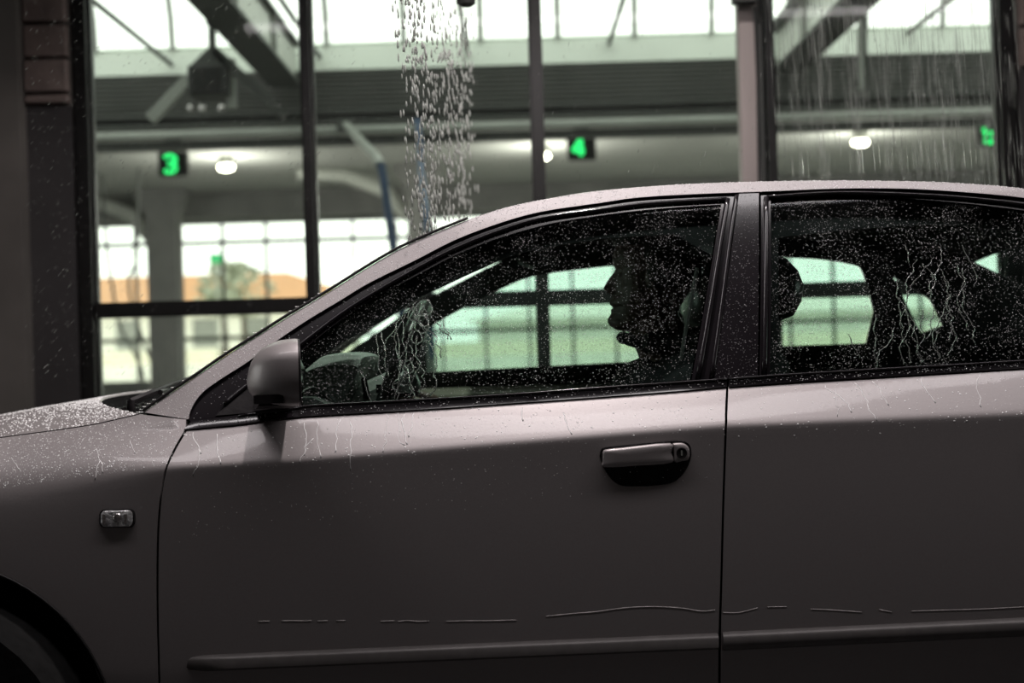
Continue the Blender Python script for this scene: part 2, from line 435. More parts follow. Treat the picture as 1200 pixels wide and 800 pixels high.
# left wall: concrete pier, blocks over a dark panel
wl = empty('wall_left', (mull[0]-.3, YP, 0), kind='structure')
xl = mull[0]-mw[0]/2-.012; xm = W(30, 200, 5.9).x
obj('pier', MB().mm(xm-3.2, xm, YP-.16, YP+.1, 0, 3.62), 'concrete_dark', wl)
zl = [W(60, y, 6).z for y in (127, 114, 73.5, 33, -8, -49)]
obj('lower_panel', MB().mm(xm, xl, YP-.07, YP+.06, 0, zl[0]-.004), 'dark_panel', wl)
def blockrow(x0, x1, z0, z1, par):
    o = obj('block', MB().mm(x0, x1, YP-.10+random.uniform(-.006, .006), YP+.08, z0+.007, z1-.007), 'block', par)
    md = o.modifiers.new('edge', 'BEVEL'); md.width = .006; md.segments = 2
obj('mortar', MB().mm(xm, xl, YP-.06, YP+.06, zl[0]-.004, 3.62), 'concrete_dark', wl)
for a, b in zip(zl[:-1], zl[1:]): blockrow(xm+.004, xl-.003, a, b, wl)
zz = zl[-1]
while zz < 3.5: blockrow(xm+.004, xl-.003, zz, min(zz+.146, 3.615), wl); zz += .146
wr = empty('wall_right', (mull[4]+.3, YP, 0), kind='structure')
xr = mull[4]+mw[4]/2+.012
zrr = [W(1192, y, 6).z for y in (84, 37, -5, -47)]
obj('lower_panel', MB().mm(xr, xr+1.2, YP-.07, YP+.06, 0, zrr[0]-.004), 'dark_panel', wr)
obj('mortar', MB().mm(xr, xr+1.2, YP-.06, YP+.06, zrr[0]-.004, 3.62), 'concrete_dark', wr)
for a, b in zip(zrr[:-1], zrr[1:]):
    for k in range(3): blockrow(xr+.003+k*.4, xr+.397+k*.4, a, b, wr)
obj('pier', MB().mm(xr+1.2, xr+4, YP-.16, YP+.1, 0, 3.62), 'concrete_dark', wr)
# skylight: barrel vault of polycarbonate on curbs
D0, D1, ZS = 7.0, 11.0, 3.385
sk = empty('ceiling_skylight', (0, Yd(9), ZS), kind='structure'); sk.name = 'window_2'
def vault(x, t, r=0):   # t 0 far side .. 1 near side
    c = (D0+D1)/2; R = (D1-D0)/2; a = PI*t
    return (x, Yd(c+math.cos(a)*(R+r)), ZS+math.sin(a)*(R*.62+r))
ribx = [W(203, 58, 11).x+(W(293, 53, 11).x-W(203, 58, 11).x)*k for k in range(-8, 20)]
for a, b in zip(ribx[:-1], ribx[1:]):
    obj('vault_pane', MB().grid([[vault(a+.02, i/14), vault(b-.02, i/14)] for i in range(15)]), 'polycarbonate', sk, 180)
for x in ribx: obj('vault_rib', MB().tube([vault(x, i/16, -.02) for i in range(17)], .022, 6), 'steel', sk)
xa, xb = ribx[0], ribx[-1]
zc0 = W(107, 90, 11).z
obj('curb', MB().mm(xa, xb, Yd(11), Yd(11.1), zc0, ZS+.02), 'curb', sk)
obj('curb', MB().mm(xa, xb, Yd(6.9), Yd(7.0), zc0, ZS+.02), 'curb', sk)
# corrugated cladding under the far curb, beam and pipe
wc = empty('wall_back', (0, Yd(11.1), 0), kind='structure')
zb0 = W(107, 139, 11).z; n = 9; rows = []
for i in range(n*6+1):
    t = i/6; z = zc0+(zb0-zc0)*t/n; ph = (t % 1); prof = 0 if ph < .45 else -.028 if .55 < ph < .9 else -.014
    rows.append([(xa, Yd(11.03)+prof, z), (xb, Yd(11.03)+prof, z)])
obj('corrugated_cladding', MB().grid(rows), 'soffit', wc, 30)
zb1 = W(110, 154, 11).z
bm_ = MB().mm(xa, xb, Yd(10.93), Yd(11.12), zb0-.02, zb0+.0).mm(xa, xb, Yd(10.93), Yd(11.12), zb1, zb1+.02).mm(xa, xb, Yd(11.0), Yd(11.03), zb1, zb0)
obj('beam', bm_, 'steel_dark', wc)
zp0 = W(110, 161, 10.95).z
obj('duct', MB().tube([(xa, Yd(10.95), zp0), (xb, Yd(10.95), zp0)], .036, 12), 'steel', wc)
obj('lintel', MB().mm(xa, xb, Yd(11.0), Yd(11.12), W(110, 177, 11).z, zp0-.035), 'steel_dark', wc)
# ceiling over the far bays
ZC = 3.2
c2 = struct('ceiling', MB().mm(-14, 14, Yd(11.12), Yd(22.2), ZC, ZC+.15), 'ceiling')
struct('ceiling', MB().mm(xa-2, xa, Yd(6.9), Yd(11.1), 3.2, 3.4), 'ceiling')
for k, (xx) in enumerate((W(195, 240, 19.5).x,)): pass
yb = Yd(19.6)
struct('beam', MB().mm(-14, 14, yb-.2, yb+.2, W(300, 255, 19.6).z, ZC), 'concrete').name = 'trim_1'
# far glazed wall
fw = empty('window_3', (0, Yd(22), 0), kind='structure'); FY = Yd(22)
zt, zs = W(300, 261, 22).z, W(150, 447, 22).z
fxs = [W(122, 330, 22).x+(W(313, 330, 22).x-W(262, 330, 22).x)*k*1.0 for k in range(-5, 24)]
fxs = [W(262, 330, 22).x+(W(313, 330, 22).x-W(262, 330, 22).x)*k for k in range(-8, 20)]
for x in fxs: obj('mullion', MB().mm(x-.02, x+.02, FY-.04, FY+.04, zs, zt), 'steel_dark', fw)
for y_ in (284, 396): 
    z = W(262, y_, 22).z; obj('rail', MB().mm(fxs[0], fxs[-1], FY-.035, FY+.035, z-.03, z+.03), 'steel_dark', fw)
for a, b in zip(fxs[:-1], fxs[1:]): obj('pane', MB().mm(a+.03, b-.03, FY-.004, FY+.004, zs, zt), 'far_glass', fw)
struct('wall_back', MB().mm(-14, 14, FY-.1, FY+.1, 0, zs), 'concrete')
struct('wall_back', MB().mm(-14, 14, FY-.1, FY+.1, zt, ZC), 'concrete')
struct('wall_left', MB().mm(-14.2, -14, Yd(6.9), Yd(22), 0, 3.3), 'concrete')
struct('wall_right', MB().mm(14, 14.2, Yd(6.9), Yd(22), 0, 3.3), 'concrete')
# concrete columns with haunches
def column(pxl, pxr, D, label, name='concrete_column'):
    a, b = W(pxl, 350, D).x, W(pxr, 350, D).x; y = Yd(D); c = (a+b)/2; hw = (b-a)/2
    t = empty(name, (c, y, 0), label=label, cat='column', group='concrete columns of the far hall')
    obj('shaft', MB().mm(a, b, y-.2, y+.2, 0, ZC-.35), 'concrete', t)
    obj('capital', MB().loft([[(c-hw-e, y-.2, z), (c+hw+e, y-.2, z), (c+hw+e, y+.2, z), (c-hw-e, y+.2, z)] for e, z in ((0, ZC-.35), (.05, ZC-.25), (.14, ZC-.1), (.14, ZC))]), 'concrete', t)
    hp = [(c-hw, y, ZC-.62), (c-hw-.25, y, ZC-.30), (c-hw-.75, y, ZC-.10), (c-hw-1.3, y, ZC-.06)]
    obj('brace', MB().tube(hp, [.09, .09, .08, .07], 8), 'steel_light', t)  # pale colour stands in for light on the concrete haunch edge
    return t
column(178, 212, 19, 'pale concrete column left of the bay 3 sign, standing before the far windows')
column(481, 508, 17, 'grey concrete column behind the falling water stream')
# steel rafters running front to back under the skylight
def rafter(x0, x1, z0, label):
    t = empty('steel_rafter', ((x0+x1)/2, Yd(9), z0), label=label, cat='beam', group='steel rafters under the skylight')
    y0, y1 = Yd(7.05), Yd(10.9); xc = (x0+x1)/2
    obj('bottom_flange', MB().mm(x0, x1, y0, y1, z0, z0+.025), 'steel_dark', t)
    obj('top_flange', MB().mm(x0, x1, y0, y1, z0+.31, z0+.335), 'steel_dark', t)
    obj('web', MB().mm(x0+.05, x1-.05, y0, y1, z0+.025, z0+.31), 'steel_light', t)  # web paler than flanges: lit side and dark underside put into colour
    for yy in (Yd(8.4), Yd(9.8)):
        obj('stiffener', MB().mm(x0+.01, x0+.05, yy-.01, yy+.01, z0+.025, z0+.31).mm(x1-.05, x1-.01, yy-.01, yy+.01, z0+.025, z0+.31), 'steel', t)
rafter(-1.79, -1.55, 3.05, 'light steel I-beam rafter running back beside the hanging dark box unit')
rafter(2.04, 2.28, 3.05, 'light steel I-beam rafter slanting behind the right dark mullion')
tx = [(28, 80), (200, 75), (374, 66), (547, 60), (714, 50), (893, 44), (1065, 38)]
tl = ['dark tie rod under the skylight at the far left pane edge', 'dark tie rod under the skylight left of the hanging box', 'dark tie rod under the skylight just behind the second mullion', 'dark tie rod under the skylight behind the falling water', 'dark tie rod under the skylight right of the central mullion', 'dark tie rod under the skylight behind the pale post', 'dark tie rod under the skylight at the right, above the water curtain']
for (px, py), lb in zip(tx, tl):
    p = W(px, py, 10.95)
    obj('tie_rod', MB().tube([(p.x, Yd(10.98), p.z), (p.x, Yd(7.05), p.z)], .018, 8), 'steel_dark', label=lb, cat='rod', group='tie rods under the skylight')
# hanging unit with its frame of struts (left)
DH = 9.2
hu = empty('hanging_unit', W(248, 112, DH), label='dark box unit hanging on a rod under the left skylight', cat='unit')
def Q(px, py, D=DH): return W(px, py, D)
a, b = Q(222, 114), Q(268, 76)
hb = obj('housing', MB().mm(a.x, b.x, a.y-.05, a.y+.2, a.z, b.z), 'device', hu)
md = hb.modifiers.new('edge', 'BEVEL'); md.width = .015; md.segments = 2
obj('front_grille', MB().mm(a.x+.04, b.x-.05, a.y-.056, a.y-.05, a.z+.03, b.z-.03), 'black_plastic', hb)
for k in range(5):
    z = a.z+.045+k*.03; obj('grille_slat', MB().mm(a.x+.045, b.x-.055, a.y-.062, a.y-.056, z, z+.008), 'device', hb)
obj('hanger_rod', MB().tube([Q(249, 62), Q(248, 6)], .026, 8), 'steel_dark', hu)
obj('bracket', MB().loft([[(p.x-wd, p.y-.03, p.z), (p.x+wd, p.y-.03, p.z), (p.x+wd, p.y+.05, p.z), (p.x-wd, p.y+.05, p.z)] for p, wd in ((Q(246, 80), .14), (Q(249, 57), .02))]), 'steel_dark', hu)
tp = Q(252, 12)
def rect_(p, wd, z): return [(p.x-wd, p.y-.05, z), (p.x+wd, p.y-.05, z), (p.x+wd, p.y+.05, z), (p.x-wd, p.y+.05, z)]
obj('hanger_plate', MB().loft([rect_(tp+Vector((-.03, 0, 0)), .10, tp.z+.30), rect_(tp+Vector((-.03, 0, 0)), .09, tp.z+.02), rect_(tp, .06, tp.z-.06), rect_(tp+Vector((-.02, 0, 0)), .03, tp.z-.10)]), 'steel_dark', hu)
s1 = obj('strut', MB().bar(Q(222, 92), Q(176, 140), .07, .07), 'steel', hu)
obj('strut', MB().bar(Q(252, 60), Q(334, 136), .06, .06), 'steel_dark', hu)
obj('strut', MB().mm(Q(264, 70).x, Q(274, 70).x, Q(264, 70).y+.01, Q(264, 70).y+.06, Q(268, 126).z, Q(268, 68).z), 'steel', hu, label='pale vertical strut')
for px in (224, 238, 260): obj('pipe_fitting', MB().ball(Q(px, 126), .026, 8, 6), 'chrome', hu)
# hanging post on the right, seen through the water curtain
pr = empty('hanging_post', W(1011, 105, 9.5), label='thin steel post hanging behind the water curtain on the right', cat='post')
obj('front_angle', MB().mm(W(1005, 50, 9.5).x, W(1009, 50, 9.5).x, Yd(9.45), Yd(9.5), W(1010, 105, 9.5).z, 3.75), 'steel', pr)
obj('rear_angle', MB().mm(W(1009, 50, 9.5).x, W(1016, 50, 9.5).x, Yd(9.5), Yd(9.54), W(1010, 108, 9.5).z, 3.75), 'steel_dark', pr)
# bay number signs
def seg_digit(ch, w_, h_, t):
    hw, hh = w_/2, h_/2; R = hw*.98
    if ch == '4':
        return [[(-hw*.15+hw*.55, -hh), (-hw*.15+hw*.55, hh)], [(hw*.40, hh), (-hw, -hh*.35)], [(-hw, -hh*.35), (hw, -hh*.35)]]
    if ch == '3':
        q = hh/2; up = [(math.sin(a)*hw, q+math.cos(a)*q) for a in np.linspace(-1.1, PI, 12)]; dn = [(math.sin(a)*hw, -q+math.cos(a)*q) for a in np.linspace(0, PI+1.1, 12)]
        return [up, dn, [(-hw*.3, 0), (0, 0)]]
    q = hh*.55; arc = [(math.sin(a)*hw, -hh+q+math.cos(a)*q) for a in np.linspace(-1.0, PI+1.1, 14)]
    return [[(hw*.85, hh), (-hw*.75, hh)], [(-hw*.75, hh), (-hw*.85, .02)], arc]
def sign(px, py, ch, label):
    D = 14; p = W(px, py, D); ox = .05 if ch != '4' else .02
    t = empty('bay_number_sign', p, label=label, cat='sign', group='bay number signs')
    hbx = obj('housing', MB().mm(p.x-.11, p.x+.17, p.y, p.y+.09, p.z-.12, p.z+.12), 'device', t)
    md = hbx.modifiers.new('edge', 'BEVEL'); md.width = .008
    obj('bezel', MB().mm(p.x-.11, p.x+.17, p.y-.02, p.y, p.z+.112, p.z+.12).mm(p.x-.11, p.x+.17, p.y-.02, p.y, p.z-.12, p.z-.112).mm(p.x-.11, p.x-.102, p.y-.02, p.y, p.z-.112, p.z+.112).mm(p.x+.162, p.x+.17, p.y-.02, p.y, p.z-.112, p.z+.112), 'black_plastic', t)
    db = MB()
    for st in seg_digit(ch, .115, .165, .02): db.tube([(p.x+a, p.y-.008, p.z+b) for a, b in st], .019, 6, flat=.4)
    obj('digit', db, 'green_led', t)
    obj('hanger', MB().tube([(p.x+.03, p.y+.045, p.z+.12), (p.x+.03, p.y+.045, ZC)], .015, 6), 'steel_dark', t)
    obj('junction_box', MB().mm(p.x-.05, p.x+.11, p.y+.01, p.y+.08, ZC-.06, ZC), 'device', t)
sign(199, 192, '3', 'black box with glowing green digit 3 hanging in the left pane')
sign(678, 173, '4', 'black box with glowing green digit 4 hanging right of the central mullion')
sign(1159, 157, '5', 'black box with glowing green digit 5 partly behind the right mullion')
# ceiling lamps of the hall
def clamp(px, py, label, D=15.6):
    p = W(px, py, D); p.z = ZC-.12; p.y = CAM_Y+(ZC-.12-CAM_Z)*FPX/(W(px, py, 10).z-CAM_Z)*10/FPX
    k = (p.y-CAM_Y); p.x = W(px, py, k).x
    t = empty('ceiling_lamp', p, label=label, cat='lamp', group='ceiling lamps of the far hall')
    obj('housing', MB().loft([[(p.x+r*math.cos(2*PI*i/16)*1.5, p.y+r*math.sin(2*PI*i/16), z) for i in range(16)] for r, z in ((.05, p.z+.03), (.06, p.z+.06), (.05, ZC))]), 'steel_light', t)
    obj('diffuser', MB().ball((p.x, p.y, p.z), .07, 16, 9, (1.3, 1, .62)), 'lamp_glow', t)
    lamp('ceiling_lamp_light', 'POINT', (p.x, p.y, p.z-.4), 45, (1, .96, .88), .1)
clamp(265, 196, 'bright oval ceiling lamp right of the green 3 sign')
clamp(635, 183, 'bright oval ceiling lamp mostly hidden by the central mullion')
clamp(1008, 167, 'bright oval ceiling lamp behind the water curtain on the right')
# pale post in front of the glazing
pp = empty('metal_post', (W(876, 100, 5.9).x, Yd(5.88), 0), label='pale steel post standing against the dark mullion right of centre', cat='post')
a, b = W(864, 100, 5.9).x, W(890, 100, 5.9).x
sh = obj('shaft', MB().mm(a, b-.012, Yd(5.84), Yd(5.92), 0, 3.62), 'post_metal', pp); md = sh.modifiers.new('edge', 'BEVEL'); md.width = .008; md.segments = 2
obj('edge_channel', MB().mm(b-.011, b+.006, Yd(5.85), Yd(5.92), 0, 3.62), 'steel_dark', pp)
br = obj('bracket', MB().mm(W(858, 5, 5.8).x, W(886, 5, 5.8).x, Yd(5.76), Yd(5.835), W(870, 4, 5.8).z, W(870, -26, 5.8).z), 'steel_dark', pp)
obj('cable', MB().tube([W(884, 8, 5.8), W(886, 40, 5.81), W(888, 90, 5.83), W(890, 215, 5.83)], .007, 6), 'device', pp)
# hoses and boom
def hose(pts, D, r, m, label, cat='hose', name='hose'):
    c = cat_(pts, D); return obj(name, MB().tube(c, r, 8), m, label=label, cat=cat)
def cat_(pts, D):
    return [W(x, y, d) for x, y, d in cat([(p[0], p[1], p[2] if len(p) > 2 else D) for p in pts], 6)]
hb_ = empty('wash_boom', W(425, 165, 9), label='blue hose hanging from a bent grey boom arm behind the windscreen', cat='boom')
obj('arm', MB().tube([W(405, 146, 10.85), W(425, 168, 10.5), W(441, 184, 9.8), W(446, 194, 9)], .035, 8), 'steel', hb_)
obj('hose', MB().tube(cat_([(446, 192), (450, 215), (455, 250), (461, 290), (468, 340), (480, 420)], 9), .026, 8), 'hose_blue', hb_, label='blue hose')
obj('beam_clamp', MB().mm(W(396, 140, 10.9).x, W(414, 140, 10.9).x, Yd(10.82), Yd(10.94), W(405, 154, 10.9).z, W(405, 140, 10.9).z), 'steel_dark', hb_)
h2 = hose([(489, 141, 10.9), (492, 165, 10.6), (494, 205, 9.4), (499, 250, 8.6), (503, 330, 8.6), (506, 420, 8.6)], 8.6, .022, 'hose_blue', 'blue hose hanging straight behind the falling water')
hose([(118, 186), (125, 290), (131, 330), (140, 380), (165, 430), (172, 470)], 17, .018, 'hose_grey', 'grey hose looping down left of the concrete column')
hose([(163, 179), (160, 300), (152, 320), (153, 350), (168, 400), (183, 435), (186, 470)], 16.5, .018, 'hose_grey', 'grey hose hanging in front of the concrete column')
# spray nozzle above the windscreen
DN = 3.9
nz = empty('spray_nozzle', W(546, 2, DN), label='black spray nozzle at the top edge above the falling water', cat='nozzle')
obj('nozzle_body', MB().loft([[(p.x+r*math.cos(2*PI*i/12), p.y+r*math.sin(2*PI*i/12), p.z+dz) for i in range(12)] for p in [W(547, 0, DN)] for r, dz in ((.014, -.018), (.022, -.012), (.024, .01), (.03, .014), (.03, .04), (.015, .05))]), 'device', nz)
p = W(547, 0, DN)
obj('pipe', MB().tube([(p.x, p.y, p.z+.045), (p.x, p.y, p.z+.16), (p.x+.03, p.y+.1, p.z+.24), (p.x+.03, p.y+.4, p.z+.26)], .013, 8), 'steel_dark', nz)
obj('nozzle_tip', MB().tube([W(540, -2, DN), W(537, 5, DN)], [.012, .007], 8), 'device', nz)

# ------------------------------------------------------------------ outdoors
DB = 60
hs = empty('house', (W(270, 400, DB).x, Yd(DB), 0), label='long house with orange tiled roof behind the far windows', cat='house')
x0, x1 = W(-160, 350, DB).x, W(400, 350, DB).x; ze, zr_ = W(260, 358, DB).z, W(260, 318, DB).z
obj('wall', MB().mm(x0, x1, Yd(DB), Yd(DB+8), 0, ze), 'house_wall', hs)
obj('roof', MB().loft([[(x0-.6, Yd(DB-.6), ze), (x1+1.6, Yd(DB-.6), ze), (x1+1.6, Yd(DB+8.6), ze), (x0-.6, Yd(DB+8.6), ze)], [(x0+2.5, Yd(DB+2.2), zr_), (x1-2.6, Yd(DB+2.2), zr_), (x1-2.6, Yd(DB+5.5), zr_), (x0+2.5, Yd(DB+5.5), zr_)]]), 'roof_tile', hs, 20)
for px in (150, 240, 300, 350):
    xx = W(px, 380, DB).x; obj('window', MB().mm(xx-.5, xx+.5, Yd(DB)-.05, Yd(DB)+.02, 1.2, 2.4), 'steel', hs)
h3 = empty('house', (W(760, 400, 75).x, Yd(75), 0), label='pale house with light roof far right behind the car windows', cat='house')
xa2, xb2 = W(560, 380, 75).x, W(1190, 380, 75).x
obj('wall', MB().mm(xa2, xb2, Yd(75), Yd(83), 0, 2.2), 'house_wall', h3)
obj('roof', MB().loft([[(xa2-.5, Yd(74.4), 2.2), (xb2+.5, Yd(74.4), 2.2), (xb2+.5, Yd(83.5), 2.2), (xa2-.5, Yd(83.5), 2.2)], [(xa2+3, Yd(78), 3.0), (xb2-3, Yd(78), 3.0), (xb2-3, Yd(80), 3.0), (xa2+3, Yd(80), 3.0)]]), 'house_wall', h3, 20)
struct('wall_back', MB().mm(-45, 45, Yd(49.6), Yd(50), -.05, .58), 'house_wall').name = 'kerb_wall'
obj('grass_bank', MB().loft([[(x, Yd(50.1), -.02), (x, Yd(50.1), .56), (x, Yd(54), 1.08), (x, Yd(57), -.02)] for x in np.linspace(-45, 45, 24)]), 'grass', kind='stuff', label='strip of yellowish grass across the road outside', cat='grass')
def tree(px, D, label, h, wd):
    p = W(px, 400, D); t = empty('tree', (p.x, p.y, 0), label=label, cat='tree')
    obj('trunk', MB().tube([(p.x, p.y, 0), (p.x+.05, p.y, h*.4), (p.x, p.y, h*.75)], [.12, .09, .05], 8), 'bark', t)
    b = MB()
    for k in range(260):
        a = RNG.uniform(0, 2*PI); z = RNG.uniform(.58, 1); r = wd*math.sqrt(RNG.random())*math.sin(PI*min(.95, (z-.5)/.55)); c = Vector((p.x+r*math.cos(a), p.y+r*math.sin(a), z*h))
        u = Vector(RNG.normal(size=3)).normalized(); v = u.cross(Vector(RNG.normal(size=3))).normalized(); s_ = RNG.uniform(.10, .22)
        b.add([c-u*s_, c+v*s_*.5, c+u*s_, c-v*s_*.5], [(0, 1, 2, 3)])
    obj('foliage', b, 'leaf', t, 0, kind='stuff')
tree(262, 40, 'dull green tree in front of the orange roofed house', 3.5, .8)
tree(285, 42, 'broad dull tree just right of the other tree before the orange house', 3.6, 1.0)
p = W(253, 303, 36); sg = empty('green_board', (p.x, p.y, 0), label='made-up small green board on a pole before the trees outside', cat='sign')  # made-up board standing in for an unclear green smudge
obj('board', MB().mm(p.x-.16, p.x+.16, p.y-.02, p.y+.02, p.z-.12, p.z+.12), 'board_green', sg); obj('pole', MB().tube([(p.x, p.y+.04, 0), (p.x, p.y+.04, p.z+.1)], .025, 6), 'steel', sg)

# ------------------------------------------------------------------ the car
car = empty('car', (.2, CARW/2, 0), label='wet silver grey four-door saloon standing in the wash bay', cat='car')
MIRR = lambda p: Vector((p.x, CARW-p.y, p.z))
def pad(outline, levels, off=0.0, cap=True):
    cx = sum(p[0] for p in outline)/len(outline); cz = sum(p[1] for p in outline)/len(outline); rings = []
    for s_, o_ in levels:
        rings.append([(cx+(x-cx)*s_, S(x, z)+o_+off, cz+(z-cz)*s_) for x, z in outline])
    return MB().loft(rings, caps=cap)
def ridge(pts, r, m, parent, name, off=-.002, per=5, **kw):
    return obj(name, MB().tube([p3(q, off) for q in cps(cat(pts, per))], r, 8), m, parent, 180, **kw)
O_ = [(169, 483), (190, 468), (233, 439), (265, 417), (300, 395), (333, 374), (366, 354), (400, 333), (435, 311), (470, 291), (510, 273), (550, 257), (600, 241.5), (660, 230), (720, 222), (800, 216), (880, 213), (960, 211.5), (1040, 212), (1100, 213.5), (1160, 217), (1200, 221), (1260, 229), (1330, 244), (1400, 264), (1480, 297), (1560, 352), (1630, 408)]
I_ = [(220, 491), (226, 475), (238, 459), (260, 443), (287, 426), (320, 402), (360, 375), (400, 351), (433, 331), (488, 304), (533, 281), (583, 262), (633, 248), (700, 238), (750, 231), (820, 227), (890, 224.5), (975, 221), (1040, 220.5), (1087, 222), (1150, 226.5), (1200, 231.5), (1260, 240.5), (1325, 256)]
beltlo = [(216, 503), (280, 497), (340, 489), (400, 485), (500, 479), (600, 472), (700, 465), (851, 453.5)]
belthi = [(226, 492), (280, 486), (345, 477.5), (367, 474), (480, 468), (600, 461), (700, 453.5), (851, 443)]
gapF = [(220, 503), (205, 529), (194, 556), (188, 600), (186, 650), (186, 720), (188, 800), (190, 900)]
gapR = [(850.5, 454), (848.5, 520), (846, 600), (844, 680), (842, 742), (841.5, 800), (841, 900)]
# ---- front door
fd = pobj('front_door', cps(cat(beltlo, 4)+cat(gapR, 4)[1:]+cat(gapF[::-1], 4)), 'paint', car,
          holes=[cps(cat([(703.3, 534), (704.5, 528), (709, 524.6), (730, 522.2), (786, 517), (801, 517.3), (807.5, 521.5), (809.3, 528), (809, 536), (804.5, 548), (797, 558), (786, 565.5), (764, 568.5), (745, 569), (730, 568.5), (721, 564.5), (713, 556), (706.5, 544), (703.3, 534)], 3)[:-1])], step=.022, crease=True)
cup_o = cps(cat([(703.3, 534), (704.5, 528), (709, 524.6), (730, 522.2), (786, 517), (801, 517.3), (807.5, 521.5), (809.3, 528), (809, 536), (804.5, 548), (797, 558), (786, 565.5), (764, 568.5), (745, 569), (730, 568.5), (721, 564.5), (713, 556), (706.5, 544), (703.3, 534)], 3)[:-1])
obj('handle_recess', pad(cup_o, [(1.004, 0), (.97, .006), (.92, .018), (.75, .03), (.3, .034)]), 'black_plastic', fd, 60)
obj('recess_edge', MB().tube([p3(q, -.0006) for q in cup_o], .0012, 6, closed=True), 'black_gloss', fd, 180)
hf = cps(cat([(705.8, 533), (706.3, 529), (710, 526.2), (730, 524), (785, 518.8), (786.2, 530), (787.5, 541.5), (747, 545.2), (708.5, 547), (705.8, 540), (705.8, 533)], 3)[:-1])
obj('door_handle', pad(hf, [(1, .004), (1, -.006), (.985, -.0095), (.94, -.0125), (.7, -.0145), (.3, -.015)]), 'paint', fd, 60)
lk = cps(cat([(788, 519), (799, 518.6), (805, 522), (807.6, 528), (806.5, 537.5), (800, 539.6), (790.3, 541), (789, 530), (788, 519)], 3)[:-1])
obj('lock_plate', pad(lk, [(1, .004), (1, -.006), (.97, -.009), (.85, -.011), (.5, -.0115)]), 'paint', fd, 60)
kc = cp(798, 530); ky = S(*kc)-.0115
obj('key_cylinder', MB().loft([[(kc[0]+r*math.cos(2*PI*i/20), ky+d, kc[1]+r*math.sin(2*PI*i/20)) for i in range(20)] for r, d in ((.0102, .002), (.0102, -.0014), (.0088, -.0018), (.0082, -.0006), (.001, -.0006))]), 'black_plastic', fd)
obj('key_slot', MB().mm(kc[0]-.0015, kc[0]+.0015, ky-.0016, ky, kc[1]-.005, kc[1]+.005), 'steel', fd)
def strip(p0, p1, hpx, m, parent, name, th=.016, n=24, round0=False):
    rings = []
    for i in range(n+1):
        t = i/n; px = p0[0]+(p1[0]-p0[0])*t; py = p0[1]+(p1[1]-p0[1])*t
        a = cp(px, py); b = cp(px, py+hpx); e = min(1, (t*n+.15)/1.2) if round0 else 1
        mid = (a[1]+b[1])/2; h = (a[1]-b[1])/2
        rings.append([(a[0]+(b[0]-a[0])*(.5-q/2), S(a[0], mid)+.004-y*(th+.004)*e, mid+q*h*(.75+.25*e)) for q, y in ((1, 0), (.97, .45), (.72, .84), (.45, 1), (-.6, .95), (-.92, .6), (-1, 0))])
    return obj(name, MB().loft(rings), m, parent, 50)
strip((217, 768), (841, 741.3), 19, 'trim_strip', fd, 'rub_strip', round0=True)
# frame with glass, mouldings
Gf = cat([(352, 412), (400, 374), (443, 346), (487, 323), (533, 299), (583, 279), (643, 262), (690, 254), (733, 248), (790, 242.5), (846, 239)], 4)+[(811, 445)]+cat([(811, 445.5), (600, 461), (480, 468.5), (367, 474), (352, 476)], 3)[1:]
Ff = cat(I_[:17], 3)[:-3]
Ff = [p for p in Ff if p[0] < 864]+[(865, 226), (850, 335), (836, 445)]+[(836, 446), (700, 456), (600, 463), (480, 470), (367, 476), (345, 479), (280, 488), (224, 497)]
gl = cps(Gf)
pobj('window_frame', cps(Ff), 'black_gloss', fd, holes=[gl], step=.03, off=.008, depth=.02)
ridge([(262, 474), (290, 451), (320, 428), (350, 405), (400, 367), (443, 340), (487, 315), (533, 291), (583, 271), (633, 256), (700, 246), (760, 238.5), (852, 233)], .0045, 'black_gloss', fd, 'window_moulding', .003)
ridge([(853, 233), (846, 275), (835, 345), (818, 444)], .0055, 'black_gloss', fd, 'rear_moulding', .003)
ridge([(863.5, 229), (857, 270), (847, 350), (834, 444)], .0048, 'black_gloss', fd, 'rear_moulding', .003)
pobj('pillar_cover', cps([(866.5, 226), (889.5, 225.2), (889, 330), (888.3, 442.5), (836, 445), (850, 345)]), 'black_gloss', fd, step=.04, off=.003, depth=.02)
pobj('sail_panel', cps(cat([(252, 487), (262, 478), (300, 447), (346, 412)], 4)+[(347, 478), (300, 483)]), 'black_plastic', fd, step=.03, off=.004, depth=.01)
pobj('belt_strip', cps(cat(belthi, 3)+[(851.5, 453)]+cat(beltlo[::-1], 3)[1:]), 'black_gloss', fd, step=.03, off=-.005, depth=.02)
ridge([(p[0], p[1]+.8) for p in belthi[1:]], .0022, 'black_gloss', fd, 'belt_bead', -.006)
wf_ = pobj('front_window', gl, 'car_glass', fd, step=.04, off=.014, flange=False)
# ---- rear door
gapRb = [(853.6, 453.5), (851.2, 520), (848.6, 600), (846.6, 680), (845, 742), (844.5, 800), (844, 900)]
beltlo2 = [(853.6, 453), (930, 447.5), (1020, 442), (1110, 436.5), (1200, 431), (1303, 425)]
belthi2 = [(854, 443), (905, 439), (1020, 432), (1110, 427), (1200, 421.5), (1303, 415)]
rd = pobj('rear_door', cps(cat(beltlo2, 4)+[(1304, 500), (1300, 560), (1275, 640), (1235, 740), (1215, 900)]+cat(gapRb[::-1], 4)), 'paint', car, step=.026, crease=True)
strip((846.5, 740), (1222, 722), 22, 'trim_strip', rd, 'rub_strip')
Gr = cat([(904, 233), (965, 230.5), (1025, 230.5), (1112, 235.5), (1200, 246), (1262, 258)], 4)+[(1284, 300), (1293, 418)]+cat([(1293, 418), (1200, 423.5), (1020, 434), (903, 440)], 3)[1:]
gr_ = cps(Gr)
Fr = [p for p in cat(I_[16:], 3) if p[0] > 892]; Fr = [(892.5, 225)]+Fr+[(1345, 300), (1310, 418)]+[(1303, 418), (1020, 436), (890.5, 443)]
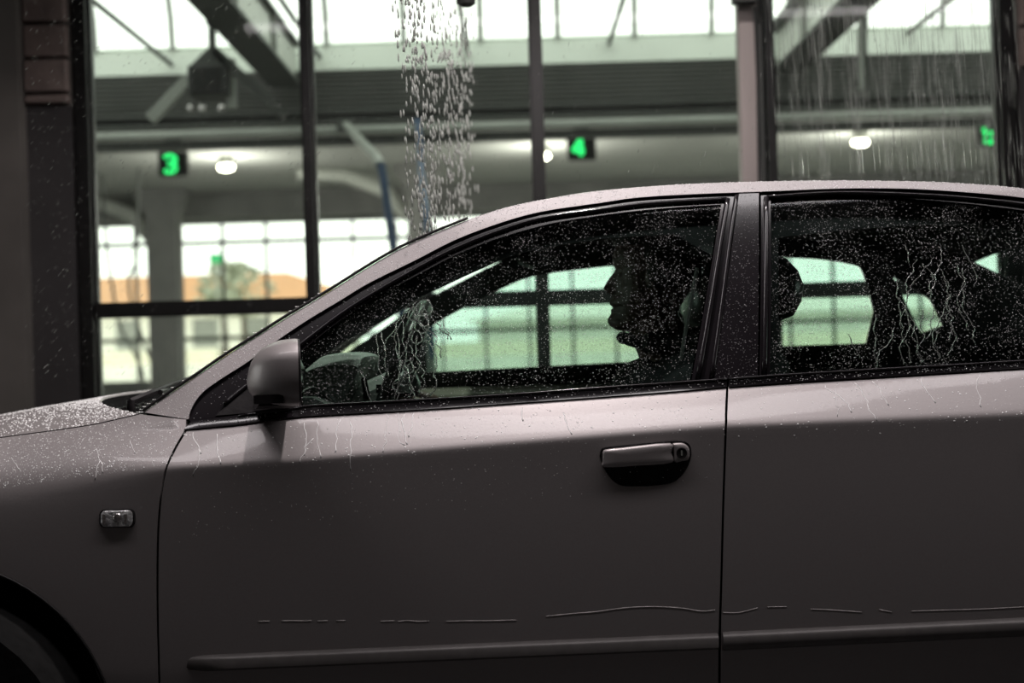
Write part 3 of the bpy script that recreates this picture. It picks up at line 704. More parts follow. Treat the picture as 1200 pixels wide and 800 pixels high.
pobj('window_frame', cps(Fr), 'black_gloss', rd, holes=[gr_], step=.03, off=.008, depth=.02)
ridge([(898.5, 231), (897.5, 330), (896, 442)], .0055, 'black_gloss', rd, 'front_moulding', .004)
ridge([(899, 230.5), (965, 226), (1025, 226), (1112, 230), (1200, 239), (1262, 250)], .0042, 'black_gloss', rd, 'window_moulding', .003)
pobj('belt_strip', cps(cat(belthi2, 3)+cat(beltlo2[::-1], 3)), 'black_gloss', rd, step=.03, off=-.005, depth=.02)
ridge([(p[0], p[1]+.8) for p in belthi2], .0022, 'black_gloss', rd, 'belt_bead', -.006)
wr_ = pobj('rear_window', gr_, 'car_glass', rd, step=.04, off=.014, flange=False)
obj('handle_recess', pad(cps([(1216, 494), (1292, 488), (1292, 510), (1280, 534), (1236, 538), (1220, 516)]), [(1, -.001), (.9, .0005)]), 'black_plastic', rd)
obj('door_handle', pad(cps([(1217, 496), (1290, 490), (1290, 511), (1219, 517)]), [(1, .002), (1, -.01), (.9, -.015), (.4, -.016)]), 'paint', rd, 60)
# ---- fender, pillars, quarter, hood, roof
ac = W(-80, 870, 2.69); AR = .34
arc = [(ac.x+AR*math.cos(t), ac.z+AR*math.sin(t)) for t in np.linspace(-.25, PI+.3, 40)]
Hn = [(163, 484.5), (135, 491), (107, 497), (60, 504), (0, 512), (-80, 524), (-180, 541), (-300, 566), (-420, 602)]
fo = cps([(218, 491.5), (190, 488.5), (163, 485.5)])+cps(cat([(p[0], p[1]+1.2) for p in Hn], 4))[1:]
fo += [(-1.84, .62), (-1.82, .35), (-1.62, .30)]
fo += [p for p in arc[::-1]]
fo += cps(cat([(187.5, 905), (185.5, 800), (183.5, 720), (183.3, 650), (185.5, 600), (191.5, 556), (202.5, 528), (217.5, 502)], 4))
fe = pobj('front_fender', fo, 'paint', car, step=.022, crease=True)
mk = [(116.5+42*u, 596.3+21.8*v) for u, v in ((.0, .3), (.04, .12), (.14, .02), (.5, 0), (.86, -.02), (.96, .08), (1, .28), (1, .7), (.95, .9), (.85, .99), (.5, 1), (.14, 1), (.04, .9), (0, .7))]
mk = cps(cat(mk+[mk[0]], 4)[:-1])
ml = pad(mk, [(1, .003), (1, -.002), (.96, -.004), (.90, -.004), (.88, -.001), (.3, -.001)]); sm_ = obj('marker_housing', ml, 'black_rubber', fe, 40)
obj('marker_lens', pad(mk, [(.90, -.001), (.88, -.0055), (.78, -.0075), (.3, -.008)]), 'lens', sm_, 40)
c_ = cp(137, 607); b = MB().ball((c_[0]+.003, S(*c_)-.008, c_[1]+.002), .0085, 10, 7, (1, .4, 1))
for dx in (-.022, .019): b.mm(c_[0]+dx-.0025, c_[0]+dx+.0025, S(*c_)-.0095, S(*c_)-.006, c_[1]-.009, c_[1]+.008)
obj('reflector', b, 'chrome', sm_)
lip = [p3(q, -.002) for q in arc if q[1] > .25]
obj('arch_lip', MB().tube(lip, .003, 6), 'black_rubber', fe, 180)
obj('arch_liner', MB().grid([[Vector((ac.x+(AR-.004)*math.cos(t), y, ac.z+(AR-.004)*math.sin(t))) for y in (.012, .2, .45)] for t in np.linspace(-.2, PI+.2, 30)]), 'black_plastic', fe)
rail = cps(cat(O_, 4))
railin = cps(cat(I_, 3))
rr = pobj('roof_rail', rail+cps([(1612, 418), (1500, 412), (1400, 414), (1320, 417), (1352, 300)])+railin[::-1], 'paint', car, step=.024, depth=.02)
qo = cps([(1306, 426), (1500, 419), (1640, 413), (1800, 424), (1868, 440), (1885, 560), (1880, 700), (1860, 810)])
rc = (1.52, .33); qo += [(rc[0]+AR*math.cos(t), rc[1]+AR*math.sin(t)) for t in np.linspace(0, PI, 24)]
qo += cps([(1222, 830), (1238, 742), (1278, 641), (1303, 560), (1307, 500)])
pobj('rear_quarter', qo, 'paint', car, step=.03, crease=True)
pobj('rear_quarter', qo, 'paint', car, step=.04, crease=True, mirror=True)
pobj('front_fender', fo, 'paint', car, step=.035, crease=True, mirror=True)
pobj('roof_rail', rail+cps([(1612, 418), (1520, 410), (1455, 400), (1372, 300)])+railin[::-1], 'paint', car, step=.035, depth=.02, mirror=True)
fd2 = pobj('front_door', cps(cat(beltlo, 4)+cat(gapR, 4)[1:]+cat(gapF[::-1], 4)), 'paint', car, step=.035, crease=True, mirror=True)
rd2 = pobj('rear_door', cps(cat(beltlo2, 4)+[(1304, 500), (1300, 560), (1275, 640), (1235, 740), (1215, 900)]+cat(gapRb[::-1], 4)), 'paint', car, step=.035, crease=True, mirror=True)
# hood
def arcrow(e, bow, crown, n=24, pw=2.0):
    a, b = e, MIRR(e); row = []
    for i in range(n+1):
        u = i/n; q = 1-abs(2*u-1)**pw; row.append(Vector((e.x-bow*q, a.y+(b.y-a.y)*u, e.z+crown*q)))
    return row
he = [p3(q) for q in cps(cat(Hn, 4))]; nh = len(he)-1
hrows = [arcrow(e, .225*(1-i/nh)+.10*(i/nh), .020+.010*math.sin(PI*min(1, i/nh*1.4)), 32, 2.6) for i, e in enumerate(he)]
hood = obj('hood', MB().grid(hrows), 'paint', car, 180)
obj('hood_edge', MB().grid([hrows[0], [p+Vector((.003, 0, -.004)) for p in hrows[0]]]), 'paint', hood)
# windscreen, cowl, wipers
we = [p3(q) for q in cps(cat(O_[:12], 4))]; nw = len(we)-1
wrows = [arcrow(e, .10*(1-i/nw)+.045*(i/nw), .004+.010*(i/nw), 24, 2.0) for i, e in enumerate(we)]
obj('windscreen', MB().grid(wrows), 'windscreen_glass', car, 180)
def woff(i, j, d=.004): p = wrows[i][j]; return p+Vector((-.6, 0, .8))*d
obj('windscreen_seal', MB().tube([p+Vector((-.003, 0, .003)) for p in we], .003, 6), 'black_rubber', car, 180)
obj('windscreen_seal', MB().tube([MIRR(p)+Vector((-.003, 0, .003)) for p in we], .003, 6), 'black_rubber', car, 180)
obj('windscreen_border', MB().grid([[p+Vector((.003, 0, -.004)) for p in r] for r in wrows[:7]]), 'cowl_plastic', car, 180)
cb = wrows[0]; cr_ = [Vector((r.x, r.y, r.z)) for r in arcrow(he[0], .225, .022, 24, 2.6)]
cw = obj('cowl', MB().grid([[p+Vector((.001, 0, -.004)) for p in cr_], [p+Vector((.01, 0, -.05)) for p in cr_], [(p+q)/2+Vector((0, 0, -.055)) for p, q in zip(cr_, cb)], [p+Vector((.004, 0, -.004)) for p in cb]]), 'cowl_plastic', car, 180)
g_ = MB()
for j in range(2, 23, 1):
    for t in (.25, .45): 
        p = cr_[j].lerp(cb[j], t)+Vector((0, 0, -.028)); g_.box(p, (.012, .03, .006))
obj('cowl_louvre', g_, 'black_rubber', cw, kind='stuff')
for j0, j1, i1, nm in ((4, 13, 9, 'wiper'), (13, 21, 10, 'wiper')):
    a = cr_[j0].lerp(cb[j0], .6)+Vector((0, 0, .006)); pts = [a, woff(2, j0+1, .02), woff(4, (j0+j1)//2, .018), woff(6, j1-1, .014)]
    wp = obj(nm, MB().tube(cat([tuple(p) for p in pts], 5), [.008]*6+[.006]*10, 6), 'black_plastic', car)
    obj('wiper_blade', MB().tube([woff(3, min(24, j0+1), .012), woff(3, (j0+j1)//2, .014), woff(4, min(24, j1+2), .012)], .006, 6), 'black_rubber', wp)
    obj('wiper_pivot', MB().cyl(a-Vector((0, 0, .02)), a+Vector((0, 0, .004)), .009, 12), 'black_plastic', wp)
# roof, rear screen, boot
re_ = [p3(q) for q in cps(cat(O_[11:25], 4))]
rrows = [arcrow(e, .045*(1-i/(len(re_)-1)), .012+.018*min(1, i/10), 24, 2.2) for i, e in enumerate(re_)]
obj('roof', MB().grid(rrows), 'paint', car, 180)
be = [p3(q) for q in cps(cat(O_[24:], 5))]
brows = [arcrow(e, -.10*(i/(len(be)-1)), .03*(1-i/(len(be)-1))+.015, 24, 2.4) for i, e in enumerate(be)]
obj('rear_screen', MB().grid(brows), 'car_glass', car, 180)
te = [be[-1].lerp(Vector((2.22, .17, .97)), t) for t in np.linspace(0, 1, 8)]
trows = [arcrow(e, -.1, .02, 16, 2.4) for e in te]
trows.append([p+Vector((.04, 0, -.06)) for p in trows[-1]]); trows.append([p+Vector((.04, 0, -.30)) for p in trows[-1]])
obj('boot_lid', MB().grid(trows), 'paint', car, 60)
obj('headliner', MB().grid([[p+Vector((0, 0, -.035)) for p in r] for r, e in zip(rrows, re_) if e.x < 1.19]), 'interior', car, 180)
for xx, nm in ((-1.86, 'front_bumper'), (2.20, 'rear_bumper')):
    sgn = -1 if xx < 0 else 1; rings = []
    for z, e in ((.20, .05), (.3, 0), (.5, -.02), (.62, .01)):
        rings.append([(xx+sgn*(-e)+sgn*.12*(1-abs(2*u-1)**2.5)-sgn*.06, .12+(CARW-.24)*u, z) for u in np.linspace(0, 1, 17)]+[(xx-sgn*.12, CARW-.12, z), (xx-sgn*.12, .12, z)])
    obj(nm, MB().loft(rings), 'paint', car, 40)
for sy in (0, 1):
    y0, y1 = (.16, .52) if not sy else (CARW-.52, CARW-.16)
    obj('headlight', MB().loft([[(-1.80+.03*abs(u-.5), y0+(y1-y0)*u, z) for u in (0, .33, .66, 1)]+[(-1.70, y1, z), (-1.70, y0, z)] for z in (.64, .68, .76)]), 'lens', car)
    obj('tail_light', MB().mm(2.16, 2.23, y0, y1, .74, .9), 'hose_grey', car)
def wheel(cx, cy, cz, side):
    s_ = -1 if side == 0 else 1; R = .305
    t = obj('tire', MB().loft([[(cx+r*math.cos(a), cy-s_*d, cz+r*math.sin(a)) for a in np.linspace(0, 2*PI, 40, endpoint=False)] for r, d in ((.195, 0), (.21, .012), (.27, .02), (R-.012, .005), (R, -.02), (R, -.17), (R-.012, -.19), (.2, -.19))], caps=False), 'tire', car)
    b = MB().loft([[(cx+r*math.cos(a), cy-s_*d, cz+r*math.sin(a)) for a in np.linspace(0, 2*PI, 40, endpoint=False)] for r, d in ((.2, .004), (.19, .008), (.18, -.03), (.17, -.15))], caps=False)
    rim = obj('wheel_rim', b, 'wheel_rim', t)
    sp_ = MB()
    for k in range(7):
        a = 2*PI*k/7; sp_.bar((cx+.03*math.cos(a), cy-s_*-.012, cz+.03*math.sin(a)), (cx+.185*math.cos(a), cy-s_*-.004, cz+.185*math.sin(a)), .02, .045, (math.cos(a+PI/2), 0, math.sin(a+PI/2)))
    sp_.cyl((cx, cy-s_*-.02, cz), (cx, cy-s_*.004, cz), .045, 16)
    obj('spoke', sp_, 'wheel_rim', t); obj('brake_disc', MB().cyl((cx, cy+s_*.06, cz), (cx, cy+s_*.08, cz), .14, 24), 'steel_dark', t)
for cx in (ac.x, rc[0]):
    wheel(cx, .085, .305, 0); wheel(cx, CARW-.085, .305, 1)
obj('chassis', MB().mm(-.74, 1.14, .12, CARW-.12, .17, .52).mm(-1.7, -.70, .46, CARW-.46, .25, .80).mm(1.1, 2.1, .46, CARW-.46, .22, .86).mm(-.74, -.70, .14, CARW-.14, .2, .82), 'interior', car)
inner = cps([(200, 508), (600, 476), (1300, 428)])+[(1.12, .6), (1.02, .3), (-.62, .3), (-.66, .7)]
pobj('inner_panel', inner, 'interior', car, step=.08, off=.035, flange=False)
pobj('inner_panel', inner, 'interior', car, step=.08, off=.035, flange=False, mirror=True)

# ---- door mirror (near side)
DMx = 2.60
mst = [(348, 397, 475), (345, 396.6, 475.5), (338, 397.2, 475.6), (328, 398.5, 474.8), (318, 401.5, 473.5), (308, 407, 471), (300, 414.5, 467.5), (294, 424, 463.5), (290.8, 434, 459), (289.4, 443, 452)]
rings = []
for i, (px, ya, yb_) in enumerate(mst):
    a, b = W(px, ya, DMx), W(px, yb_, DMx); h = (a.z-b.z)/2; zc_ = (a.z+b.z)/2; wv = .092*(1-((348-px)/62)**2.6)**.5+.012
    cy = -.085; ring = []
    for k in range(28):
        t = 2*PI*k/28; ct, st = math.cos(t), math.sin(t)
        ring.append((a.x, cy+math.copysign(abs(ct)**.75, ct)*wv, zc_+math.copysign(abs(st)**.62, st)*h))
    rings.append(ring)
rings = [[(x-.157*(y+.085), y, z) for x, y, z in r] for r in rings]
mr = obj('door_mirror', MB().loft(rings), 'paint', car, 50, label='silver door mirror')
fm = [(p[0]+.0008, p[1], p[2]) for p in rings[0]]; cyy = -.085; czz = sum(p[2] for p in fm)/len(fm)
sc_ = lambda r, q, d: [(p[0]+d, cyy+(p[1]-cyy)*q, czz+(p[2]-czz)*q) for p in r]
obj('mirror_bezel', MB().loft([sc_(fm, 1.0, 0), sc_(fm, .99, .0025), sc_(fm, .93, .0025), sc_(fm, .92, -.004)], caps=False), 'black_plastic', mr)
obj('mirror_glass', MB().loft([sc_(fm, .92, -.002), sc_(fm, .5, -.002), sc_(fm, .02, -.002)]), 'mirror_face', mr, 0)
f0, f1 = W(307, 461, DMx), W(341, 470, DMx)
obj('mirror_notch', MB().mm(f0.x, f1.x, -.176, -.05, f1.z, f0.z), 'black_plastic', mr)
obj('mirror_foot', MB().loft([[(x+dx, y, z+dz) for dx, dz in ((-.035, -.012), (.035, -.012), (.035, .014), (-.02, .014))] for x, y, z in ((W(322, 466, 2.62).x, -.05, W(322, 468, 2.62).z), (W(318, 470, 2.66).x, .0, W(318, 472, 2.66).z), (W(312, 470, 2.72).x, .075, W(312, 470, 2.72).z))]), 'black_plastic', mr)
# far mirror
fmx = W(496, 417, 4.6); rings = []
for dx, q in ((.02, 1), (0, 1.0), (-.03, .95), (-.06, .75), (-.08, .4)):
    rings.append([(fmx.x+dx, CARW+.09+.09*q*math.copysign(abs(math.cos(t))**.7, math.cos(t)), fmx.z+.052*q*math.copysign(abs(math.sin(t))**.7, math.sin(t))) for t in np.linspace(0, 2*PI, 20, endpoint=False)])
fm2 = obj('door_mirror', MB().loft(rings), 'black_plastic', car)
obj('mirror_foot', MB().mm(fmx.x-.05, fmx.x+.0, CARW-.06, CARW+.06, fmx.z-.06, fmx.z-.035), 'black_plastic', fm2)

# ---- far side of the cabin: inner trim with openings, glass
SFAR = lambda x, z: (CARW-(S(x, z)+.05))
def cf(pts): return cps(pts, SFAR)
SFI = lambda x, z: S(x, z)+.05
nearpts = lambda pts: cps(pts, SFI)
holeA = cf(cat([(484, 437), (489, 402), (497, 388)], 2)+cat([(497, 388), (513, 377), (550, 357), (590, 337), (627, 323), (700, 313), (778, 306)], 3)[1:]+[(786, 360), (784, 421), (735, 424), (600, 431)])
holeB = cf([(852, 408), (852, 360), (852, 302)]+cat([(852, 302), (900, 301), (960, 303.5), (1000, 310), (1012, 319), (1025, 364)], 3)[1:]+[(1016, 402), (911, 405.5)])
holeC = cf([(1046, 323), (1076, 340), (1092, 352), (1106, 381), (1079, 391), (1062, 355)])
ft = cf([(375, 418), (400, 417), (430, 398), (470, 370), (490, 356), (530, 335), (565, 317), (610, 295), (660, 281), (740, 272), (860, 268), (960, 271), (1060, 283), (1120, 296), (1180, 326), (1240, 372), (1262, 405)])+[(1.75, .60), (-.60, .60)]
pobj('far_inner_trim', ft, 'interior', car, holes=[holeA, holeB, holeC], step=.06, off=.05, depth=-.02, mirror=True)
pobj('far_front_window', holeA, 'far_car_glass', fd2, step=.08, off=.02, flange=False, mirror=True)
pobj('far_rear_window', holeB, 'far_car_glass', rd2, step=.08, off=.02, flange=False, mirror=True)
pobj('far_quarter_window', holeC, 'far_car_glass', car, step=.06, off=.02, flange=False, mirror=True)
obj('door_card', MB().loft([[(x, CARW-.115-d, z) for d, z in ((0, .60), (.02, .70), (.035, .86), (.03, .905), (0, .925))] for x in np.linspace(-.35, .62, 12)]), 'door_card', fd2)
obj('door_card', MB().loft([[(x, CARW-.115-d, z) for d, z in ((0, .60), (.02, .70), (.035, .86), (.03, .93), (0, .955))] for x in np.linspace(.66, 1.3, 8)]), 'interior', rd2)
# near inner trim (front pillar and header seen through the glass)
nh_ = cps(cat([(352, 437), (378, 416), (406, 398), (450, 374.5), (490, 349), (530, 330), (565, 314), (610, 296), (700, 280), (790, 274)], 3)+[(836, 300), (812, 450), (600, 467), (480, 474), (354, 482)], SFI)
nh2 = cps([(912, 278), (1000, 268), (1100, 262), (1200, 270), (1262, 290), (1275, 430), (1100, 436), (912, 446)], SFI)
nf = cps(cat(I_[1:], 3), SFI); nf = [(x, z-.004) for x, z in nf]+cps([(1300, 430), (1100, 441), (850, 456), (600, 474), (226, 500)], SFI)
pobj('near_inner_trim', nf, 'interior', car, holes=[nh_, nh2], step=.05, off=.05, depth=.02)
# dashboard and binnacle
db_ = [(-.70, .90), (-.62, .945), (-.52, .965), (-.40, .96), (-.34, .93), (-.32, .80), (-.36, .62), (-.60, .55)]
obj('dashboard', MB().loft([[(x, y, z) for x, z in db_] for y in np.linspace(.14, CARW-.14, 10)]), 'dash', car, 50)
DD = 3.0
bn = [(W(px, py, DD).x, W(px, py, DD).z) for px, py in cat([(338, 475), (345, 450), (356, 432), (372, 419.5), (390, 414.5), (410, 413.5), (426, 418), (420, 440), (410, 462), (403, 478)], 3)]
obj('instrument_hood', MB().loft([[(x*q+(1-q)*bn[0][0], y, z*q2+(1-q2)*.95) for x, z in bn] for y, q, q2 in ((.24, .97, .75), (.27, 1, .96), (.34, 1, 1), (.56, 1, 1), (.66, 1, .95), (.70, .97, .7))]), 'dash', car, 50)
vent = [W(*q, 2.93) for q in cat([(352, 464), (364, 456), (378, 459), (390, 470), (396, 480)], 4)]
obj('vent_bezel', MB().tube(vent, .006, 6), 'dash', car)
# steering wheel
scn = W(463, 452, 3.12); swm = Matrix.Rotation(math.radians(-68), 3, 'Y')
ringp = [scn+swm @ Vector((.185*math.cos(t), .185*math.sin(t), 0)) for t in np.linspace(0, 2*PI, 40, endpoint=False)]
sw = obj('steering_wheel', MB().tube(ringp, .0155, 8, closed=True), 'leather', car, 180)
b = MB()
for a in (0, PI, -PI/2, ): b.bar(scn+swm @ Vector((0, 0, -.02)), scn+swm @ Vector((.178*math.sin(a+PI/2)*0+.178*math.cos(a-PI/2), .178*math.sin(a-PI/2), 0)), .05, .018)
obj('wheel_spoke', b, 'leather', sw)
obj('wheel_hub', MB().ball(scn+swm @ Vector((0, 0, -.015)), .07, 14, 8, (.6, 1, .8)), 'leather', sw)
obj('steering_column', MB().tube([scn, scn+Vector((-.25, 0, -.1))], .035, 10), 'dash', sw)
obj('indicator_stalk', MB().tube([scn+Vector((-.06, -.03, -.02)), scn+Vector((-.05, -.17, .02))], [.008, .006], 8), 'black_plastic', sw)
# interior mirror
im = W(622, 297, 3.5); obj('interior_mirror', MB().loft([[(im.x+dx, im.y+y, im.z+z*q) for y, z in ((-.12, -.02), (-.1, -.033), (.1, -.033), (.12, -.02), (.12, .02), (.1, .033), (-.1, .033), (-.12, .02))] for dx, q in ((-.03, .6), (0, 1), (.008, 1), (.009, .9))]), 'black_plastic', car)
# seats
def seat(cy, x0=.0):
    st = empty('front_seat', (.2+x0, cy, .2)); setpar2(st, car)
    cush = MB().loft([[(x+x0, cy+wd*s_, z+dz) for s_, dz in ((-1, 0), (-1, .10), (-.8, .13), (0, .115), (.8, .13), (1, .10), (1, 0))] for x, z, wd in ((-.10, .36, .22), (-.06, .35, .25), (.15, .33, .26), (.36, .31, .25))])
    obj('seat_cushion', cush, 'seat_cloth', st)
    def sec(x, z, wd, th): return [(x+x0+th*c*(1+.25*abs(s_)), cy+wd*s_, z) for s_, c in ((-1, 0), (-.9, -.7), (-.6, -1), (0, -.8), (.6, -1), (.9, -.7), (1, 0), (.85, .9), (0, 1), (-.85, .9))]
    obj('backrest', MB().loft([sec(.36, .40, .24, .08), sec(.40, .55, .26, .085), sec(.44, .75, .265, .075), sec(.485, .92, .24, .06), sec(.505, 1.00, .20, .05), sec(.51, 1.03, .14, .03)]), 'seat_cloth', st)
    for s_ in (-.06, .06): obj('headrest_post', MB().cyl((.52+x0, cy+s_, 1.0), (.535+x0, cy+s_, 1.12), .007, 8), 'chrome', st)
    def hs_(x, z, wd, th, sh=0): return [(x+x0+th*math.copysign(abs(math.cos(t))**.8, math.cos(t)), cy+wd*math.copysign(abs(math.sin(t))**.6, math.sin(t)), z) for t in np.linspace(0, 2*PI, 20, endpoint=False)]
    obj('headrest', MB().loft([hs_(.545, 1.088, .08, .02), hs_(.55, 1.098, .115, .045), hs_(.555, 1.13, .13, .058), hs_(.558, 1.165, .135, .060), hs_(.552, 1.195, .13, .055), hs_(.542, 1.222, .11, .042), hs_(.532, 1.236, .07, .02)]), 'leather', st, 60)
    return st
def setpar2(e, parent): 
    e.parent = parent; e.matrix_parent_inverse = Matrix.Translation(-BASE[parent])
seat(.46, .02); seat(CARW-.48, -.02)
rb = empty('rear_seat', (1.2, CARW/2, .3)); setpar2(rb, car)
obj('seat_cushion', MB().loft([[(x, y, z) for x, z in ((.9, .3), (.9, .48), (1.0, .5), (1.35, .46), (1.4, .3))] for y in np.linspace(.2, CARW-.2, 8)]), 'seat_cloth', rb)
obj('backrest', MB().loft([[(x, y, z) for x, z in ((1.32, .42), (1.36, .6), (1.46, .88), (1.50, .93), (1.58, .92), (1.6, .4))] for y in np.linspace(.2, CARW-.2, 8)]), 'seat_cloth', rb)
obj('parcel_shelf', MB().mm(1.56, 1.9, .25, CARW-.25, .90, .915), 'interior', rb)
bp = [W(*q, 2.98) for q in ((812, 342), (806, 372), (800, 408), (794, 448))]
obj('seat_belt', MB().tube([(bp[0].x+.01, bp[0].y, bp[0].z+.05)]+bp, .004, 6, flat=4), 'belt', car)

# ------------------------------------------------------------------ the driver
DP = 3.15; PY = CAM_Y+DP
def pxz(px, py): p = W(px, py, DP); return (p.x, p.z)
front = [pxz(*q) for q in [(770, 259), (752, 261), (737, 268), (726, 279), (719.5, 292), (717.5, 302), (717.6, 308), (721.5, 315.5), (717.5, 321), (712.5, 327), (708.5, 333), (705.6, 338), (708.5, 341.8), (716.5, 345.5), (716.8, 349), (713.6, 354), (714.4, 357.3), (719, 360), (715.2, 363.2), (716.2, 367), (714, 370), (711.6, 374), (711.8, 378), (715, 382), (721, 386), (731, 388.5)]]
zf = np.array([p[1] for p in front]); xf = np.array([p[0] for p in front])
Zs = np.concatenate([np.linspace(zf[0]-.0005, zf[4], 9), np.linspace(zf[4], zf[-1], 84)[1:]])
xtop, xbk = xf[0], .415
head = []
hz0, hz1 = zf[0], zf[-1]
for z in Zs:
    fx = float(np.interp(-z, -zf, xf)); t = (hz0-z)/(hz0-hz1)
    bx = float(np.interp(t, [0, .03, .1, .22, .4, .6, .8, 1.0], [xtop+.012, .352, .392, .414, .420, .405, .372, .345]))
    wd = float(np.interp(t, [0, .03, .1, .25, .42, .55, .72, .86, .95, 1], [.012, .036, .058, .074, .078, .076, .068, .056, .044, .030]))
    base = float(np.interp(t, [0, .03, .1, .25, .38, .5, .6, .75, .88, 1], [fx, fx, fx, fx, fx+.002, .236, .240, .236, .238, fx])) if t > .36 else fx
    base = max(base, fx); nw_ = .013 if .45 < t < .68 else .026
    cx = base+(bx-base)*.46; ring = []
    for k in range(36):
        a = 2*PI*k/36; ca, sa = math.cos(a), math.sin(a)
        rx = (cx-base) if ca > 0 else (bx-cx)
        x = cx-rx*math.copysign(abs(ca)**.9, ca); y = wd*math.copysign(abs(sa)**.9, sa)
        if ca > 0: x -= (base-fx)*math.exp(-(y/nw_)**2)
        if ca > 0 and .40 < t < .50: x += .009*math.exp(-((abs(y)-.031)/.012)**2)*math.sin(PI*(t-.40)/.10)
        ring.append((x, PY+y, z))
    head.append(ring)
bd = MB().loft(head)
for s_ in (-1, 1): bd.ball((.312, PY+s_*.077, hz0-.53*(hz0-hz1)), .032, 10, 8, (.55, .28, 1))
bd.tube([(.385, PY, .93), (.345, PY, 1.03), (.312, PY, 1.10), (.325, PY, 1.17)], [.075, .066, .060, .060], 14)
P_ = lambda x, s_, z: (x, PY+s_, z)
def limbs(mb, k=0.0, torso=True, arms=True, legs=True, hand=True):
    if torso: mb.loft([[(x+dx*math.cos(a), PY+dy*math.sin(a), z) for a in np.linspace(0, 2*PI, 20, endpoint=False)] for x, z, dx, dy in ((.33, .44, .10+k, .15+k), (.345, .52, .12+k, .17+k), (.36, .65, .115+k, .165+k), (.375, .80, .115+k, .18+k), (.385, .92, .10+k, .185+k), (.39, .985, .075+k, .16+k), (.39, 1.02, .06+k, .10+k))])
    for s_ in (-1, 1):
        if arms: mb.tube([P_(.39, s_*.15, .965), P_(.375, s_*.19, .945), P_(.24, s_*.235, .845), P_(.11, s_*.245, .80), P_(.0, s_*.215, .835), P_(-.13, s_*.185, .885)], [.05+k, .056+k, .047+k, .042+k, .038+k, .028+k], 12)
        if legs:
            mb.tube([P_(.36, s_*.09, .47), P_(.25, s_*.11, .49), P_(.0, s_*.13, .56), P_(-.10, s_*.13, .57)], [.088+k, .085+k, .065+k, .056+k], 12)
            mb.tube([P_(-.10, s_*.13, .57), P_(-.18, s_*.13, .48), P_(-.33, s_*.12, .30), P_(-.40, s_*.12, .24)], [.056+k, .056+k, .042+k, .036+k], 12)
        if hand:
            mb.tube([P_(-.12, s_*.186, .883), P_(-.16, s_*.18, .895), P_(-.195, s_*.178, .905)], [.026, .034, .034], 10, flat=.6)
            for q in range(4):
                o = (q-1.5)*.019; L = (.9, 1.0, .97, .8)[q]
                mb.tube([P_(-.19, s_*.178+o*.3, .905+o), P_(-.22*1-.01*L, s_*(.178+.012), .912+o), P_(-.238, s_*.170, .914+o), P_(-.236+.01*(1-L), s_*.150, .912+o), P_(-.222, s_*.142, .910+o)], [.010, .0095, .009, .0085, .007], 8)
            mb.tube([P_(-.165, s_*.165, .915), P_(-.19, s_*.15, .935), P_(-.215, s_*.15, .945)], [.012, .0105, .008], 8)
        if legs and hand: mb.tube([P_(-.37, s_*.12, .26), P_(-.44, s_*.12, .235), P_(-.54, s_*.12, .28)], [.04, .042, .03], 10)
    return mb
def remesh(o, vox, it=4):
    m_ = o.modifiers.new('r', 'REMESH'); m_.mode = 'VOXEL'; m_.voxel_size = vox; m_.use_smooth_shade = True
    if it: s_ = o.modifiers.new('s', 'SMOOTH'); s_.iterations = it; s_.factor = .5
    bpy.context.view_layer.update(); dg = bpy.context.evaluated_depsgraph_get()
    me = bpy.data.meshes.new_from_object(o.evaluated_get(dg)); o.modifiers.clear(); o.data = me; me.shade_smooth()
limbs(bd)
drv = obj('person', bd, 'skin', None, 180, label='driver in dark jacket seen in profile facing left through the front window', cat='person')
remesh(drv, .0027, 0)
jk = limbs(MB(), .014, legs=False, hand=False)
jk.tube([(.30, PY, 1.045), (.31, PY-.07, 1.05), (.37, PY-.085, 1.05), (.42, PY-.05, 1.06), (.43, PY, 1.065), (.42, PY+.05, 1.06), (.37, PY+.085, 1.05), (.31, PY+.07, 1.05)], .026, 10, closed=True)
cx_, cz_ = pxz(722, 393); jk.tube([(cx_+.012, PY, cz_-.004), (cx_+.06, PY-.05, cz_-.02), (cx_+.14, PY-.07, cz_-.015), (cx_+.19, PY, cz_), (cx_+.14, PY+.07, cz_-.015), (cx_+.06, PY+.05, cz_-.02)], .016, 8, closed=True)
cx2, cz2 = pxz(718, 430); jk.ball((cx2+.07, PY, cz2-.05), .085, 14, 10, (.9, 1.5, .8))
jo = obj('jacket', jk, 'jacket', drv, 180); remesh(jo, .007, 3)
to = obj('trousers', limbs(MB(), .012, torso=False, arms=False, hand=False), 'trousers', drv, 180); remesh(to, .008, 2)
hr = MB(); hh = []
for i, z in enumerate(Zs):
    t = (hz0-z)/(hz0-hz1)
    if t > .62: break
    ring = []
    for k, p in enumerate(head[i]):
        a = 2*PI*k/36; ca = math.cos(a); cxm = (max(q[0] for q in head[i])+min(q[0] for q in head[i]))/2
        back = sstep(.55, -.15, ca) if t > .20 else 1.0
        g = .004+.009*back if (ca < .25 or t < .22) else -.012
        d = Vector((p[0]-cxm, p[1]-PY, 0)); L = d.length or 1; d = d/L
        ring.append((p[0]+d.x*g, p[1]+d.y*g, z+(.006 if t < .2 else 0)))
    hh.append(ring)
obj('hair', hr.loft(hh), 'hair', drv, 180)

